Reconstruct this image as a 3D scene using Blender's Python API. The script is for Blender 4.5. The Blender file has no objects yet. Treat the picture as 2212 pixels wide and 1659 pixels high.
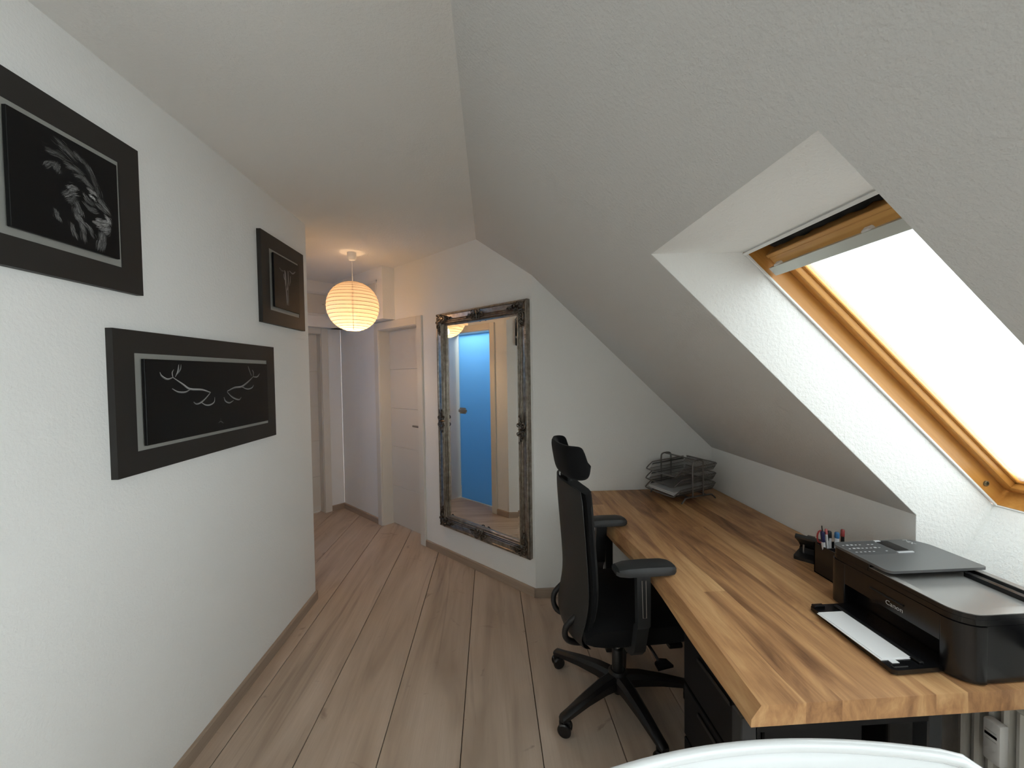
import bpy, bmesh, math, random
from mathutils import Vector, Matrix

# ---------------------------------------------------------------- camera, world, sun, exposure
SC = bpy.context.scene
COL = SC.collection
F_PX, W_PX, H_PX = 850.0, 2212.0, 1659.0
YAW, PITCH, ROLL = math.radians(-3.15), math.radians(-1.55), math.radians(-0.85)

def make_camera():
    cy, sy, cp, sp = math.cos(YAW), math.sin(YAW), math.cos(PITCH), math.sin(PITCH)
    f = Vector((-sy * cp, cy * cp, sp)); r = Vector((cy, sy, 0)); u = r.cross(f)
    cr, sr = math.cos(ROLL), math.sin(ROLL)
    r2 = r * cr + u * sr; u2 = u * cr - r * sr
    m = Matrix(((r2.x, u2.x, -f.x, 0), (r2.y, u2.y, -f.y, 0), (r2.z, u2.z, -f.z, 1.52), (0, 0, 0, 1)))
    cam = bpy.data.cameras.new('camera'); cam.sensor_width = 36.0; cam.lens = F_PX / W_PX * 36.0
    cam.clip_start = 0.02
    o = bpy.data.objects.new('camera', cam); COL.objects.link(o); o.matrix_world = m
    SC.camera = o
make_camera()

SKY_STRENGTH = 8.0
LAMP_WATTS = 11.0
w = bpy.data.worlds.new('sky'); SC.world = w; w.use_nodes = True
bg = w.node_tree.nodes['Background']
bg.inputs[0].default_value = (0.90, 0.97, 1.0, 1); bg.inputs[1].default_value = SKY_STRENGTH

vs = SC.view_settings
vs.view_transform = 'Standard'; vs.look = 'None'; vs.gamma = 1.0; vs.use_curve_mapping = False
vs.exposure = 0.53
SC.cycles.max_bounces = 8; SC.cycles.diffuse_bounces = 5; SC.cycles.glossy_bounces = 4
SC.cycles.use_adaptive_sampling = True; SC.cycles.adaptive_threshold = .08; SC.cycles.adaptive_min_samples = 16
SC.cycles.transparent_max_bounces = 12
SC.cycles.use_denoising = True
SC.cycles.sample_clamp_indirect = 6.0

# ---------------------------------------------------------------- materials
MATS = {}
def mat(name, col=(.8, .8, .8), rough=.5, metal=0.0, spec=.5, **kw):
    if name in MATS: return MATS[name]
    m = bpy.data.materials.new(name); m.use_nodes = True
    b = m.node_tree.nodes['Principled BSDF']
    b.inputs['Base Color'].default_value = (*col, 1); b.inputs['Roughness'].default_value = rough
    b.inputs['Metallic'].default_value = metal; b.inputs['Specular IOR Level'].default_value = spec
    if 'coat' in kw: b.inputs['Coat Weight'].default_value = kw['coat']; b.inputs['Coat Roughness'].default_value = .08
    if 'sheen' in kw: b.inputs['Sheen Weight'].default_value = kw['sheen']
    if 'emit' in kw:
        b.inputs['Emission Color'].default_value = (*kw['emit'], 1); b.inputs['Emission Strength'].default_value = kw['estr']
    MATS[name] = m
    return m

class NT:
    """small helper for node graphs"""
    def __init__(s, m): s.m = m; s.t = m.node_tree; s.b = s.t.nodes['Principled BSDF']
    def n(s, typ, **props):
        x = s.t.nodes.new(typ)
        for k, v in props.items(): setattr(x, k, v)
        return x
    def l(s, a, b): s.t.links.new(a, b)
    def val(s, sock, v):
        if hasattr(v, 'is_output') or isinstance(v, bpy.types.NodeSocket): s.l(v, sock)
        else: sock.default_value = v
    def math(s, op, a, b=0.0, c=None):
        x = s.n('ShaderNodeMath', operation=op); s.val(x.inputs[0], a); s.val(x.inputs[1], b)
        if c is not None: s.val(x.inputs[2], c)
        return x.outputs[0]
    def noise(s, vec, scale, detail=3, rough=.5, dist=0.0):
        x = s.n('ShaderNodeTexNoise'); s.l(vec, x.inputs['Vector'])
        x.inputs['Scale'].default_value = scale; x.inputs['Detail'].default_value = detail
        x.inputs['Roughness'].default_value = rough; x.inputs['Distortion'].default_value = dist
        return x.outputs['Fac']
    def mapping(s, vec, scale=(1, 1, 1), loc=(0, 0, 0)):
        x = s.n('ShaderNodeMapping'); s.l(vec, x.inputs[0]); s.val(x.inputs['Scale'], scale); s.val(x.inputs['Location'], loc)
        return x.outputs[0]
    def ramp(s, fac, stops):
        x = s.n('ShaderNodeValToRGB'); s.l(fac, x.inputs[0]); e = x.color_ramp.elements
        while len(e) < len(stops): e.new(.5)
        for i, (p, c) in enumerate(stops): e[i].position = p; e[i].color = (*c, 1)
        return x.outputs[0]
    def mix(s, fac, a, b, blend='MIX'):
        x = s.n('ShaderNodeMix', data_type='RGBA', blend_type=blend); s.val(x.inputs[0], fac)
        for i, v in ((6, a), (7, b)):
            if isinstance(v, tuple): x.inputs[i].default_value = (*v, 1)
            else: s.l(v, x.inputs[i])
        return x.outputs[2]
    def bump(s, h, strength, dist=.01):
        x = s.n('ShaderNodeBump'); s.l(h, x.inputs['Height']); x.inputs['Strength'].default_value = strength
        x.inputs['Distance'].default_value = dist; s.l(x.outputs[0], s.b.inputs['Normal'])
    def obj(s): return s.n('ShaderNodeTexCoord').outputs['Object']

def plaster(name, col, strength=.35, scale=95):
    m = mat(name, col, .85, spec=.2); t = NT(m); v = t.obj()
    a = t.noise(v, scale, 2, .55); b = t.noise(v, scale * 3.1, 2, .5)
    h = t.math('ADD', t.math('MULTIPLY', a, .8), t.math('MULTIPLY', b, .25))
    t.bump(h, strength, .006)
    return m
M_WALL = plaster('white_woodchip_plaster', (.88, .88, .865), .30)
M_CEIL = plaster('white_ceiling_plaster', (.87, .87, .855), .30)
M_SLOPE = plaster('shaded_slope_plaster', (.66, .66, .65), .34)  # ceiling plaster darkened, shade put into the slope's colour
M_REVEAL = plaster('white_reveal_plaster', (.85, .85, .835), .55, 80)

def floor_wood():
    m = mat('taupe_oak_laminate', (.3, .22, .16), .42, spec=.4); t = NT(m)
    rnd = t.n('ShaderNodeObjectInfo').outputs['Random']
    off = t.n('ShaderNodeCombineXYZ'); t.l(t.math('MULTIPLY', rnd, 37.0), off.inputs[0]); t.l(t.math('MULTIPLY', rnd, 91.0), off.inputs[1])
    add = t.n('ShaderNodeVectorMath', operation='ADD'); t.l(t.obj(), add.inputs[0]); t.l(off.outputs[0], add.inputs[1])
    v = add.outputs[0]
    broad = t.noise(t.mapping(v, (9, 1.0, 1)), 1.0, 3, .55, .6)
    col = t.ramp(broad, [(.30, (.38, .293, .228)), (.50, (.53, .425, .338)), (.70, (.64, .525, .43))])
    fine = t.noise(t.mapping(v, (150, 5, 1)), 1.0, 4, .65, .3)
    col = t.mix(t.math('MULTIPLY', fine, .55), col, (.37, .285, .22), 'MIX')
    streak = t.noise(t.mapping(v, (14, .7, 1)), 1.0, 3, .6, 1.2)
    dark = t.ramp(streak, [(.60, (0, 0, 0)), (.72, (1, 1, 1))])
    col = t.mix(t.math('MULTIPLY', dark, .5), col, (.25, .185, .145))
    smudge = t.noise(t.mapping(v, (5, 6.5, 1)), 1.0, 4, .62, 1.0)
    kn = t.ramp(smudge, [(.64, (0, 0, 0)), (.74, (1, 1, 1))])
    col = t.mix(t.math('MULTIPLY', kn, .55), col, (.19, .135, .105))
    t.l(col, t.b.inputs['Base Color'])
    t.bump(fine, .12, .002)
    return m
M_FLOOR = floor_wood()

def simple_wood(name, light, dark, axis, fine=90, rough=.45):
    m = mat(name, light, rough, spec=.4); t = NT(m); v = t.obj()
    sc = [fine, fine, fine]; sc[axis] = 3.0
    s2 = [14, 14, 14]; s2[axis] = .8
    a = t.noise(t.mapping(v, tuple(sc)), 1.0, 4, .6, .4); b = t.noise(t.mapping(v, tuple(s2)), 1.0, 3, .55, .8)
    f = t.math('ADD', t.math('MULTIPLY', a, .5), t.math('MULTIPLY', b, .5))
    t.l(t.ramp(f, [(.34, dark), (.64, light)]), t.b.inputs['Base Color'])
    t.bump(a, .08, .001)
    return m
M_BASE = simple_wood('taupe_skirting', (.43, .335, .26), (.34, .26, .20), 0)
M_PINE = simple_wood('varnished_pine', (.62, .30, .075), (.47, .205, .042), 0, 60, .35)
M_PINE_Y = simple_wood('varnished_pine_across', (.66, .36, .115), (.50, .24, .065), 1, 60, .35)
M_PINE_DARK = simple_wood('dark_stained_pine', (.20, .085, .035), (.12, .05, .022), 1, 60, .4)

def desk_wood():
    m = mat('staved_walnut_oak_worktop', (.3, .16, .07), .40, spec=.45); t = NT(m); v = t.obj()
    sx = t.n('ShaderNodeSeparateXYZ'); t.l(v, sx.inputs[0])
    wob = t.noise(t.mapping(v, (2, 1.2, 1)), 1.0, 2, .5)
    xx = t.math('ADD', sx.outputs[0], t.math('MULTIPLY', wob, .09))
    ci = t.math('FLOOR', t.math('DIVIDE', xx, .085))
    wn = t.n('ShaderNodeTexWhiteNoise', noise_dimensions='1D'); t.l(ci, wn.inputs['W'])
    yi = t.math('FLOOR', t.math('ADD', t.math('DIVIDE', sx.outputs[1], 2.3), t.math('MULTIPLY', wn.outputs['Value'], 5.0)))
    cv = t.n('ShaderNodeCombineXYZ'); t.l(ci, cv.inputs[0]); t.l(yi, cv.inputs[1])
    w2 = t.n('ShaderNodeTexWhiteNoise', noise_dimensions='2D'); t.l(cv.outputs[0], w2.inputs['Vector'])
    cell = w2.outputs['Value']
    sh = t.n('ShaderNodeCombineXYZ'); t.l(t.math('MULTIPLY', cell, 23.0), sh.inputs[0]); t.l(t.math('MULTIPLY', cell, 71.0), sh.inputs[1])
    ad = t.n('ShaderNodeVectorMath', operation='ADD'); t.l(v, ad.inputs[0]); t.l(sh.outputs[0], ad.inputs[1])
    g1 = t.noise(t.mapping(ad.outputs[0], (52, 2.4, 20)), 1.0, 5, .66, .7)
    g2 = t.noise(t.mapping(ad.outputs[0], (9, 1.5, 5)), 1.0, 5, .60, 1.3)
    f = t.math('ADD', t.math('ADD', t.math('MULTIPLY', g1, .30), t.math('MULTIPLY', g2, .66)), t.math('MULTIPLY', t.math('SUBTRACT', cell, .5), .17))
    col = t.ramp(f, [(.28, (.15, .066, .029)), (.42, (.38, .19, .085)), (.52, (.55, .295, .130)), (.66, (.73, .45, .215))])
    kn = t.noise(t.mapping(ad.outputs[0], (11, 4.5, 3)), 1.0, 3, .6, 1.5)
    kf = t.ramp(kn, [(.68, (0, 0, 0)), (.76, (1, 1, 1))])
    col = t.mix(t.math('MULTIPLY', kf, .55), col, (.07, .035, .018))
    t.l(col, t.b.inputs['Base Color']); t.bump(g1, .10, .001)
    return m
M_DESK = desk_wood()

M_DOOR = mat('cream_white_door_lacquer', (.72, .69, .63), .38)
M_FRAMEW = mat('cream_white_door_frame', (.74, .71, .645), .35)
M_STEEL = mat('brushed_steel', (.45, .43, .41), .32, 1.0)
M_CHROME = mat('polished_chrome', (.75, .75, .75), .08, 1.0)
M_BLACKP = mat('black_plastic', (.007, .007, .008), .42)
M_BLACKG = mat('glossy_black_plastic', (.006, .006, .007), .22)
M_FABRIC = mat('black_chair_fabric', (.006, .006, .0065), .92, spec=.12, sheen=.06)
M_SHELL = mat('dark_grey_backrest_plastic', (.016, .0155, .015), .55)
M_ARM = mat('dark_grey_armrest_plastic', (.020, .021, .022), .50)
M_BMETAL = mat('black_powder_coated_metal', (.004, .004, .005), .55, .0, spec=.25)
M_GMETAL = mat('grey_steel_leg', (.022, .023, .025), .5, .0)
M_WIRE = mat('grey_metal_wire', (.22, .21, .20), .42, .8)
M_PAPER = mat('white_paper', (.86, .86, .87), .8, spec=.2)
M_PAPERS = mat('grey_white_paper_stack', (.66, .66, .66), .8, spec=.2)
M_BAR = mat('pale_grey_metal_bar', (.58, .60, .56), .45, .3)
M_PLASTW = mat('white_plastic', (.80, .80, .79), .35)
M_RAD = mat('white_radiator_lacquer', (.68, .67, .63), .4)
M_SILV = mat('brushed_silver_sheet', (.36, .36, .335), .6, .25)
M_DARKF = mat('dark_brown_picture_border', (.019, .0165, .0145), .55)
M_PHOTO = mat('black_photo_print', (.0045, .0045, .005), .45, spec=.25)
M_PRGREY = mat('metallic_grey_printer_top', (.125, .127, .130), .34, .3)
M_PRLID = mat('glossy_grey_printer_tray', (.30, .295, .285), .22, .35)
M_KEY = mat('pale_grey_key', (.55, .56, .58), .4)
M_TEXT = mat('light_grey_lettering', (.50, .50, .50), .4)
M_FOAM = mat('black_foam', (.006, .006, .006), .95)
M_SHELLW = mat('glossy_white_chair_shell', (.70, .715, .72), .16, coat=.3)
M_BEECH = mat('pale_beech', (.55, .38, .22), .5)
M_RED = mat('red_plastic', (.30, .035, .035), .4)
M_NAVY = mat('navy_plastic', (.016, .018, .075), .35)
M_BLUE = mat('blue_plastic', (.03, .14, .32), .35)
M_PENW = mat('white_pen_barrel', (.72, .72, .74), .35)
M_PINK = mat('pink_plastic', (.50, .12, .12), .45)
M_GROOVE = mat('dark_joint', (.03, .022, .016), .9)

def mirror_frame_mat():
    m = mat('antique_silver_leaf', (.4, .35, .3), .30, .9); t = NT(m); v = t.obj()
    f = t.noise(v, 28, 4, .6); t.l(t.ramp(f, [(.3, (.22, .192, .162)), (.7, (.44, .395, .345))]), t.b.inputs['Base Color'])
    return m
M_MFRAME = mirror_frame_mat()
M_MORN = mat('dark_tarnished_silver', (.13, .115, .10), .30, .9)
M_MIRROR = mat('mirror_glass', (.93, .95, .93), .0, 1.0)

def clear_glass():
    m = bpy.data.materials.new('clear_window_glass'); m.use_nodes = True; t = m.node_tree; t.nodes.clear()
    o = t.nodes.new('ShaderNodeOutputMaterial'); mx = t.nodes.new('ShaderNodeMixShader'); lw = t.nodes.new('ShaderNodeLayerWeight')
    pw = t.nodes.new('ShaderNodeMath'); pw.operation = 'POWER'; pw.inputs[1].default_value = 5.0
    ma = t.nodes.new('ShaderNodeMath'); ma.operation = 'MULTIPLY_ADD'; ma.inputs[1].default_value = .9; ma.inputs[2].default_value = .06
    tr = t.nodes.new('ShaderNodeBsdfTransparent'); gl = t.nodes.new('ShaderNodeBsdfGlossy'); gl.inputs['Roughness'].default_value = 0.0
    tr.inputs[0].default_value = (.95, .97, .96, 1); lw.inputs[0].default_value = .5
    t.links.new(lw.outputs['Facing'], pw.inputs[0]); t.links.new(pw.outputs[0], ma.inputs[0]); t.links.new(ma.outputs[0], mx.inputs[0])
    t.links.new(tr.outputs[0], mx.inputs[1]); t.links.new(gl.outputs[0], mx.inputs[2]); t.links.new(mx.outputs[0], o.inputs[0])
    return m
M_GLASS = clear_glass()

def blind_cloth():
    m = bpy.data.materials.new('sheer_white_blind'); m.use_nodes = True; t = m.node_tree; t.nodes.clear()
    o = t.nodes.new('ShaderNodeOutputMaterial'); a = t.nodes.new('ShaderNodeMixShader')
    tl = t.nodes.new('ShaderNodeBsdfTranslucent'); tr = t.nodes.new('ShaderNodeBsdfTransparent')
    tl.inputs[0].default_value = (.50, .50, .49, 1); tr.inputs[0].default_value = (.285, .29, .287, 1); a.inputs[0].default_value = .85
    t.links.new(tl.outputs[0], a.inputs[1]); t.links.new(tr.outputs[0], a.inputs[2]); t.links.new(a.outputs[0], o.inputs[0])
    return m
M_BLIND = blind_cloth()

def paper_shade():
    m = bpy.data.materials.new('white_rice_paper'); m.use_nodes = True; t = m.node_tree; t.nodes.clear()
    o = t.nodes.new('ShaderNodeOutputMaterial'); a = t.nodes.new('ShaderNodeMixShader'); b = t.nodes.new('ShaderNodeMixShader')
    tl = t.nodes.new('ShaderNodeBsdfTranslucent'); df = t.nodes.new('ShaderNodeBsdfDiffuse'); tr = t.nodes.new('ShaderNodeBsdfTransparent')
    tl.inputs[0].default_value = (.31, .265, .215, 1); df.inputs[0].default_value = (.86, .82, .74, 1); tr.inputs[0].default_value = (1, .95, .86, 1)
    a.inputs[0].default_value = .55; b.inputs[0].default_value = .10
    t.links.new(tl.outputs[0], a.inputs[1]); t.links.new(df.outputs[0], a.inputs[2])
    t.links.new(a.outputs[0], b.inputs[1]); t.links.new(tr.outputs[0], b.inputs[2]); t.links.new(b.outputs[0], o.inputs[0])
    return m
M_SHADE = paper_shade()

def bulb_glass():
    m = bpy.data.materials.new('glowing_bulb_glass'); m.use_nodes = True; t = m.node_tree; t.nodes.clear()
    o = t.nodes.new('ShaderNodeOutputMaterial'); a = t.nodes.new('ShaderNodeMixShader'); e = t.nodes.new('ShaderNodeEmission'); tr = t.nodes.new('ShaderNodeBsdfTransparent')
    e.inputs[0].default_value = (1, .78, .48, 1); e.inputs[1].default_value = 6.0; a.inputs[0].default_value = .85
    t.links.new(e.outputs[0], a.inputs[1]); t.links.new(tr.outputs[0], a.inputs[2]); t.links.new(a.outputs[0], o.inputs[0])
    return m
M_BULB = bulb_glass()

def frosted_blue():
    m = bpy.data.materials.new('frosted_blue_glass'); m.use_nodes = True; t = m.node_tree; t.nodes.clear()
    o = t.nodes.new('ShaderNodeOutputMaterial'); a = t.nodes.new('ShaderNodeMixShader')
    tl = t.nodes.new('ShaderNodeBsdfTranslucent'); gl = t.nodes.new('ShaderNodeBsdfGlossy')
    tl.inputs[0].default_value = (.46, .71, .92, 1); gl.inputs['Roughness'].default_value = .35; gl.inputs[0].default_value = (.8, .9, 1, 1)
    a.inputs[0].default_value = .04
    t.links.new(tl.outputs[0], a.inputs[1]); t.links.new(gl.outputs[0], a.inputs[2]); t.links.new(a.outputs[0], o.inputs[0])
    return m
M_FROST = frosted_blue()

def print_mat():
    m = mat('grey_photo_print_strokes', (.3, .3, .3), .5, spec=.2); t = NT(m)
    a = t.n('ShaderNodeVertexColor'); a.layer_name = 'ink'; t.l(a.outputs[0], t.b.inputs['Base Color'])
    return m
M_INK = print_mat()

def mesh_grid_mat():
    """expanded-metal mesh: real holes seen as transparency"""
    m = mat('grey_wire_mesh', (.16, .155, .15), .5, .6); t = NT(m); v = t.obj()
    sx = t.n('ShaderNodeSeparateXYZ'); t.l(v, sx.inputs[0])
    def g(s): return t.math('GREATER_THAN', t.math('FRACT', t.math('DIVIDE', s, .0042)), .36)
    a = t.math('MULTIPLY', g(sx.outputs[0]), g(sx.outputs[1]))
    t.l(t.math('SUBTRACT', 1.0, a), t.b.inputs['Alpha'])
    return m
M_MESH = mesh_grid_mat()

# ---------------------------------------------------------------- mesh helpers
def new_obj(name, bm, material, parent=None, smooth=None, mw=None):
    me = bpy.data.meshes.new(name); bmesh.ops.recalc_face_normals(bm, faces=bm.faces[:]); bm.to_mesh(me); bm.free()
    for m_ in (material if isinstance(material, (list, tuple)) else [material]): me.materials.append(m_)
    if smooth is not None:
        me.polygons.foreach_set('use_smooth', [True] * len(me.polygons)); me.set_sharp_from_angle(angle=math.radians(smooth))
    o = bpy.data.objects.new(name, me); COL.objects.link(o)
    if parent: o.parent = parent
    if mw is not None: o.matrix_world = mw
    return o

def tag(o, label=None, cat=None, group=None, kind=None):
    if label: o['label'] = label
    if cat: o['category'] = cat
    if group: o['group'] = group
    if kind: o['kind'] = kind
    return o

def empty(name, mw, label=None, cat=None, group=None, kind=None):
    o = bpy.data.objects.new(name, None); o.empty_display_size = .1; COL.objects.link(o)
    o.matrix_world = mw if isinstance(mw, Matrix) else Matrix.Translation(mw)
    return tag(o, label, cat, group, kind)

def dup(o, parent, mw=None, me=None):
    c = o.copy(); COL.objects.link(c); c.parent = parent
    if mw is not None: c.matrix_basis = mw
    return c

def B(): return bmesh.new()
def box(bm, lo, hi, mat_i=0, mw=None):
    p = [Vector((x, y, z)) for x in (lo[0], hi[0]) for y in (lo[1], hi[1]) for z in (lo[2], hi[2])]
    if mw is not None: p = [mw @ q for q in p]
    v = [bm.verts.new(q) for q in p]
    fs = [bm.faces.new([v[i] for i in f]) for f in ((0, 1, 3, 2), (4, 6, 7, 5), (0, 4, 5, 1), (2, 3, 7, 6), (0, 2, 6, 4), (1, 5, 7, 3))]
    for f in fs: f.material_index = mat_i
    return v
def rbox(bm, lo, hi, r=.01, seg=2, mw=None):
    t = bmesh.new(); box(t, lo, hi)
    bmesh.ops.bevel(t, geom=t.edges[:] + t.verts[:], offset=r, segments=seg, profile=.5, affect='EDGES', clamp_overlap=True)
    if mw is not None: bmesh.ops.transform(t, matrix=mw, verts=t.verts[:])
    me = bpy.data.meshes.new('tmp'); t.to_mesh(me); t.free(); bm.from_mesh(me); bpy.data.meshes.remove(me)
def quad(bm, *pts):
    return bm.faces.new([bm.verts.new(Vector(p)) for p in pts])
def prism(bm, poly, a, b, axis='z', cap=True):
    """extrude 2D polygon between a and b along axis; poly given in the other two axes in order (xy | xz | yz)"""
    def P(p, h): return Vector((p[0], p[1], h)) if axis == 'z' else (Vector((p[0], h, p[1])) if axis == 'y' else Vector((h, p[0], p[1])))
    lo = [bm.verts.new(P(p, a)) for p in poly]; hi = [bm.verts.new(P(p, b)) for p in poly]; n = len(poly)
    for i in range(n): bm.faces.new((lo[i], lo[(i + 1) % n], hi[(i + 1) % n], hi[i]))
    if cap: bm.faces.new(lo[::-1]); bm.faces.new(hi)
def tube(bm, pts, r, n=8, closed=False, caps=True):
    pts = [Vector(p) for p in pts]; k = len(pts); rs = r if isinstance(r, (list, tuple)) else [r] * k
    rings = []; ref = None
    for i, p in enumerate(pts):
        if closed: t = pts[(i + 1) % k] - pts[i - 1]
        else: t = pts[min(i + 1, k - 1)] - pts[max(i - 1, 0)]
        t.normalize()
        if ref is None:
            ref = t.orthogonal().normalized()
        ref = (ref - t * ref.dot(t)); 
        if ref.length < 1e-6: ref = t.orthogonal()
        ref.normalize(); bn = t.cross(ref)
        rings.append([bm.verts.new(p + (ref * math.cos(2 * math.pi * j / n) + bn * math.sin(2 * math.pi * j / n)) * rs[i]) for j in range(n)])
    for i in range(k if closed else k - 1):
        a, b = rings[i], rings[(i + 1) % k]
        for j in range(n): bm.faces.new((a[j], a[(j + 1) % n], b[(j + 1) % n], b[j]))
    if caps and not closed: bm.faces.new(rings[0][::-1]); bm.faces.new(rings[-1])
def lathe(bm, prof, n=24, c=(0, 0, 0), caps=True, mw=None):
    rings = []
    for r, z in prof:
        ring = []
        for j in range(n):
            p = Vector((c[0] + r * math.cos(2 * math.pi * j / n), c[1] + r * math.sin(2 * math.pi * j / n), c[2] + z))
            ring.append(bm.verts.new(mw @ p if mw is not None else p))
        rings.append(ring)
    for a, b in zip(rings, rings[1:]):
        for j in range(n): bm.faces.new((a[j], a[(j + 1) % n], b[(j + 1) % n], b[j]))
    if caps:
        if prof[0][0] > 1e-5: bm.faces.new(rings[0][::-1])
        if prof[-1][0] > 1e-5: bm.faces.new(rings[-1])
def smoothpath(pts, n=6):
    """Catmull-Rom resample"""
    P = [Vector(p) for p in pts]; P = [P[0] * 2 - P[1]] + P + [P[-1] * 2 - P[-2]]; out = []
    for i in range(1, len(P) - 2):
        for j in range(n):
            t = j / n; a, b, c, d = P[i - 1:i + 3]
            out.append(.5 * (2 * b + (c - a) * t + (2 * a - 5 * b + 4 * c - d) * t * t + (3 * b - a - 3 * c + d) * t ** 3))
    out.append(P[-2]); return out
def rrect(x0, y0, x1, y1, r, n=5, rs=None):
    """rounded rectangle polygon, counter-clockwise; rs = radii for (x0y0, x1y0, x1y1, x0y1)"""
    rs = rs or (r, r, r, r); out = []
    for (cx, cy, a0, rr) in ((x0 + rs[0], y0 + rs[0], 180, rs[0]), (x1 - rs[1], y0 + rs[1], 270, rs[1]), (x1 - rs[2], y1 - rs[2], 0, rs[2]), (x0 + rs[3], y1 - rs[3], 90, rs[3])):
        for i in range(n + 1):
            a = math.radians(a0 + 90 * i / n); out.append((cx + rr * math.cos(a), cy + rr * math.sin(a)))
    return out
def frame_mw(o, u, n):
    """local x = u, y = n, z up"""
    u = Vector(u).normalized(); n = Vector(n).normalized()
    return Matrix(((u.x, n.x, 0, o[0]), (u.y, n.y, 0, o[1]), (0, 0, 1, o[2]), (0, 0, 0, 1)))
def text_mesh(name, body, size, mw, material, parent, extrude=.0004, xs=1.0, align='LEFT'):
    cu = bpy.data.curves.new(name, 'FONT'); cu.body = body; cu.size = size; cu.extrude = extrude; cu.align_x = align; cu.resolution_u = 3
    t = bpy.data.objects.new('tmp_text', cu); COL.objects.link(t)
    bpy.context.view_layer.update()
    me = bpy.data.meshes.new_from_object(t.evaluated_get(bpy.context.evaluated_depsgraph_get()))
    bpy.data.objects.remove(t); bpy.data.curves.remove(cu)
    me.materials.clear(); me.materials.append(material)
    o = bpy.data.objects.new(name, me); COL.objects.link(o); o.parent = parent
    o.matrix_basis = mw @ Matrix.Diagonal((xs, 1, 1, 1))
    return o
I4 = Matrix.Identity(4)

# ---------------------------------------------------------------- the room shell
CEIL = 2.53; XL = -1.212; XK = 1.515; YG = 2.62; XC = .285; YB = -2.6
SLOPE = .959; TH = math.atan(SLOPE); CT, ST = math.cos(TH), math.sin(TH)
def roof_z(x): return CEIL - SLOPE * (x + .09)
ROOF = Matrix(((CT, 0, ST, -.09), (0, 1, 0, 0), (-ST, 0, CT, CEIL), (0, 0, 0, 1)))      # local: down-slope, Y, outward normal
R2 = math.sqrt(.5)
MWALL = frame_mw((XC, YG, 0), (-1, 1, 0), (-1, -1, 0))
EWALL = frame_mw((-1.70, 4.605, 0), (-1, -1, 0), (1, -1, 0))
OWALL = frame_mw((-2.40, 3.902, 0), (1, -1, 0), (1, 1, 0))

def S(o, label=None): return tag(o, label, kind='structure')

def slab_wall(name, L, H, holes, t, mw, material):
    xs = sorted({0, L} | {h[0] for h in holes} | {h[1] for h in holes}); zs = sorted({0, H} | {h[2] for h in holes} | {h[3] for h in holes})
    bm = B()
    for a, b in zip(xs, xs[1:]):
        for c, d in zip(zs, zs[1:]):
            mx, mz = (a + b) / 2, (c + d) / 2
            if any(h[0] < mx < h[1] and h[2] < mz < h[3] for h in holes): continue
            box(bm, (a, -t, c), (b, 0, d))
    return S(new_obj(name, bm, material, mw=mw))

# floor: underlay plus one board per row
bm = B(); box(bm, (-3.4, YB - .1, -.08), (1.62, 5.4, -.012)); floor = S(new_obj('floor', bm, M_GROOVE))
PW = .3254
bm = B(); g = .0017
prism(bm, [(g, -.012), (PW - g, -.012), (PW - g, -.0016), (PW - g - .0014, 0), (g + .0014, 0), (g, -.0016)], YB - .1, 5.4, 'y')
plank0 = new_obj('plank', bm, M_FLOOR, floor)
x = -1.118 - 7 * PW; first = True
while x < 1.6:
    if first: plank0.location.x = x; first = False
    else: c = plank0.copy(); COL.objects.link(c); c.parent = floor; c.location.x = x
    x += PW

bm = B(); box(bm, (-3.4, YB - .1, CEIL), (-.09, 5.4, CEIL + .1)); S(new_obj('ceiling', bm, M_CEIL))
bm = B(); box(bm, (XL - .12, YB - .1, 0), (XL, 2.714, CEIL)); S(new_obj('wall_left', bm, M_WALL))
bm = B(); box(bm, (XL - .12, YB - .1, 0), (XK + .1, YB, CEIL)); S(new_obj('wall_back', bm, M_WALL))
bm = B(); prism(bm, [(XC, 0), (XK + .1, 0), (XK + .1, roof_z(XK) - .09), (XK, roof_z(XK)), (XC, roof_z(XC))], YG, YG + .1, 'y'); S(new_obj('wall_gable', bm, M_WALL))
slab_wall('wall_diagonal', 2.807, 2.53, [(1.30, 1.957, 0, 1.965)], .11, MWALL, M_WALL)
slab_wall('wall_hall_end', 1.05, 2.53, [(.222, .86, 0, 1.985)], .11, EWALL, M_WALL)
slab_wall('wall_hall_side', 1.68, 2.53, [(.735, 1.44, 0, 1.995)], .12, OWALL, M_WALL)

# sloping ceiling with openings for the roof window and the added dormer
NICHES = [(.635, 1.315)]
DY0, DY1, DZ, DX, DSILL = -1.38, .15, 2.25, 1.62, .80           # made-up dormer beside the viewer, out of the frame, for fill light
DS = ((CEIL - DZ) / SLOPE) / CT
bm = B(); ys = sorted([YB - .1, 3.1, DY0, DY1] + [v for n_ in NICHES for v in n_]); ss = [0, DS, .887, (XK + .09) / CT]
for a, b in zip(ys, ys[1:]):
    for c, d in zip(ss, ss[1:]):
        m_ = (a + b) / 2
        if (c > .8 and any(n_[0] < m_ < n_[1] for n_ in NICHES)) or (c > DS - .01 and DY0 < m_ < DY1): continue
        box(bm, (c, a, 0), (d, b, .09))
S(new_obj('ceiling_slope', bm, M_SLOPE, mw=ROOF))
bm = B(); ks = sorted([YB - .1, YG, DY0, DY1] + [v for n_ in NICHES for v in n_]); SILL = .745
for a, b in zip(ks, ks[1:]):
    m_ = (a + b) / 2
    top = SILL if any(n_[0] < m_ < n_[1] for n_ in NICHES) else (DSILL if DY0 < m_ < DY1 else roof_z(XK))
    box(bm, (XK, a, 0), (XK + .1, b, top))
S(new_obj('wall_knee', bm, M_WALL))
bm = B(); xd = -.09 + (CEIL - DZ) / SLOPE
box(bm, (xd, DY0 - .05, DZ), (DX + .08, DY1 + .05, DZ + .08))
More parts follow.
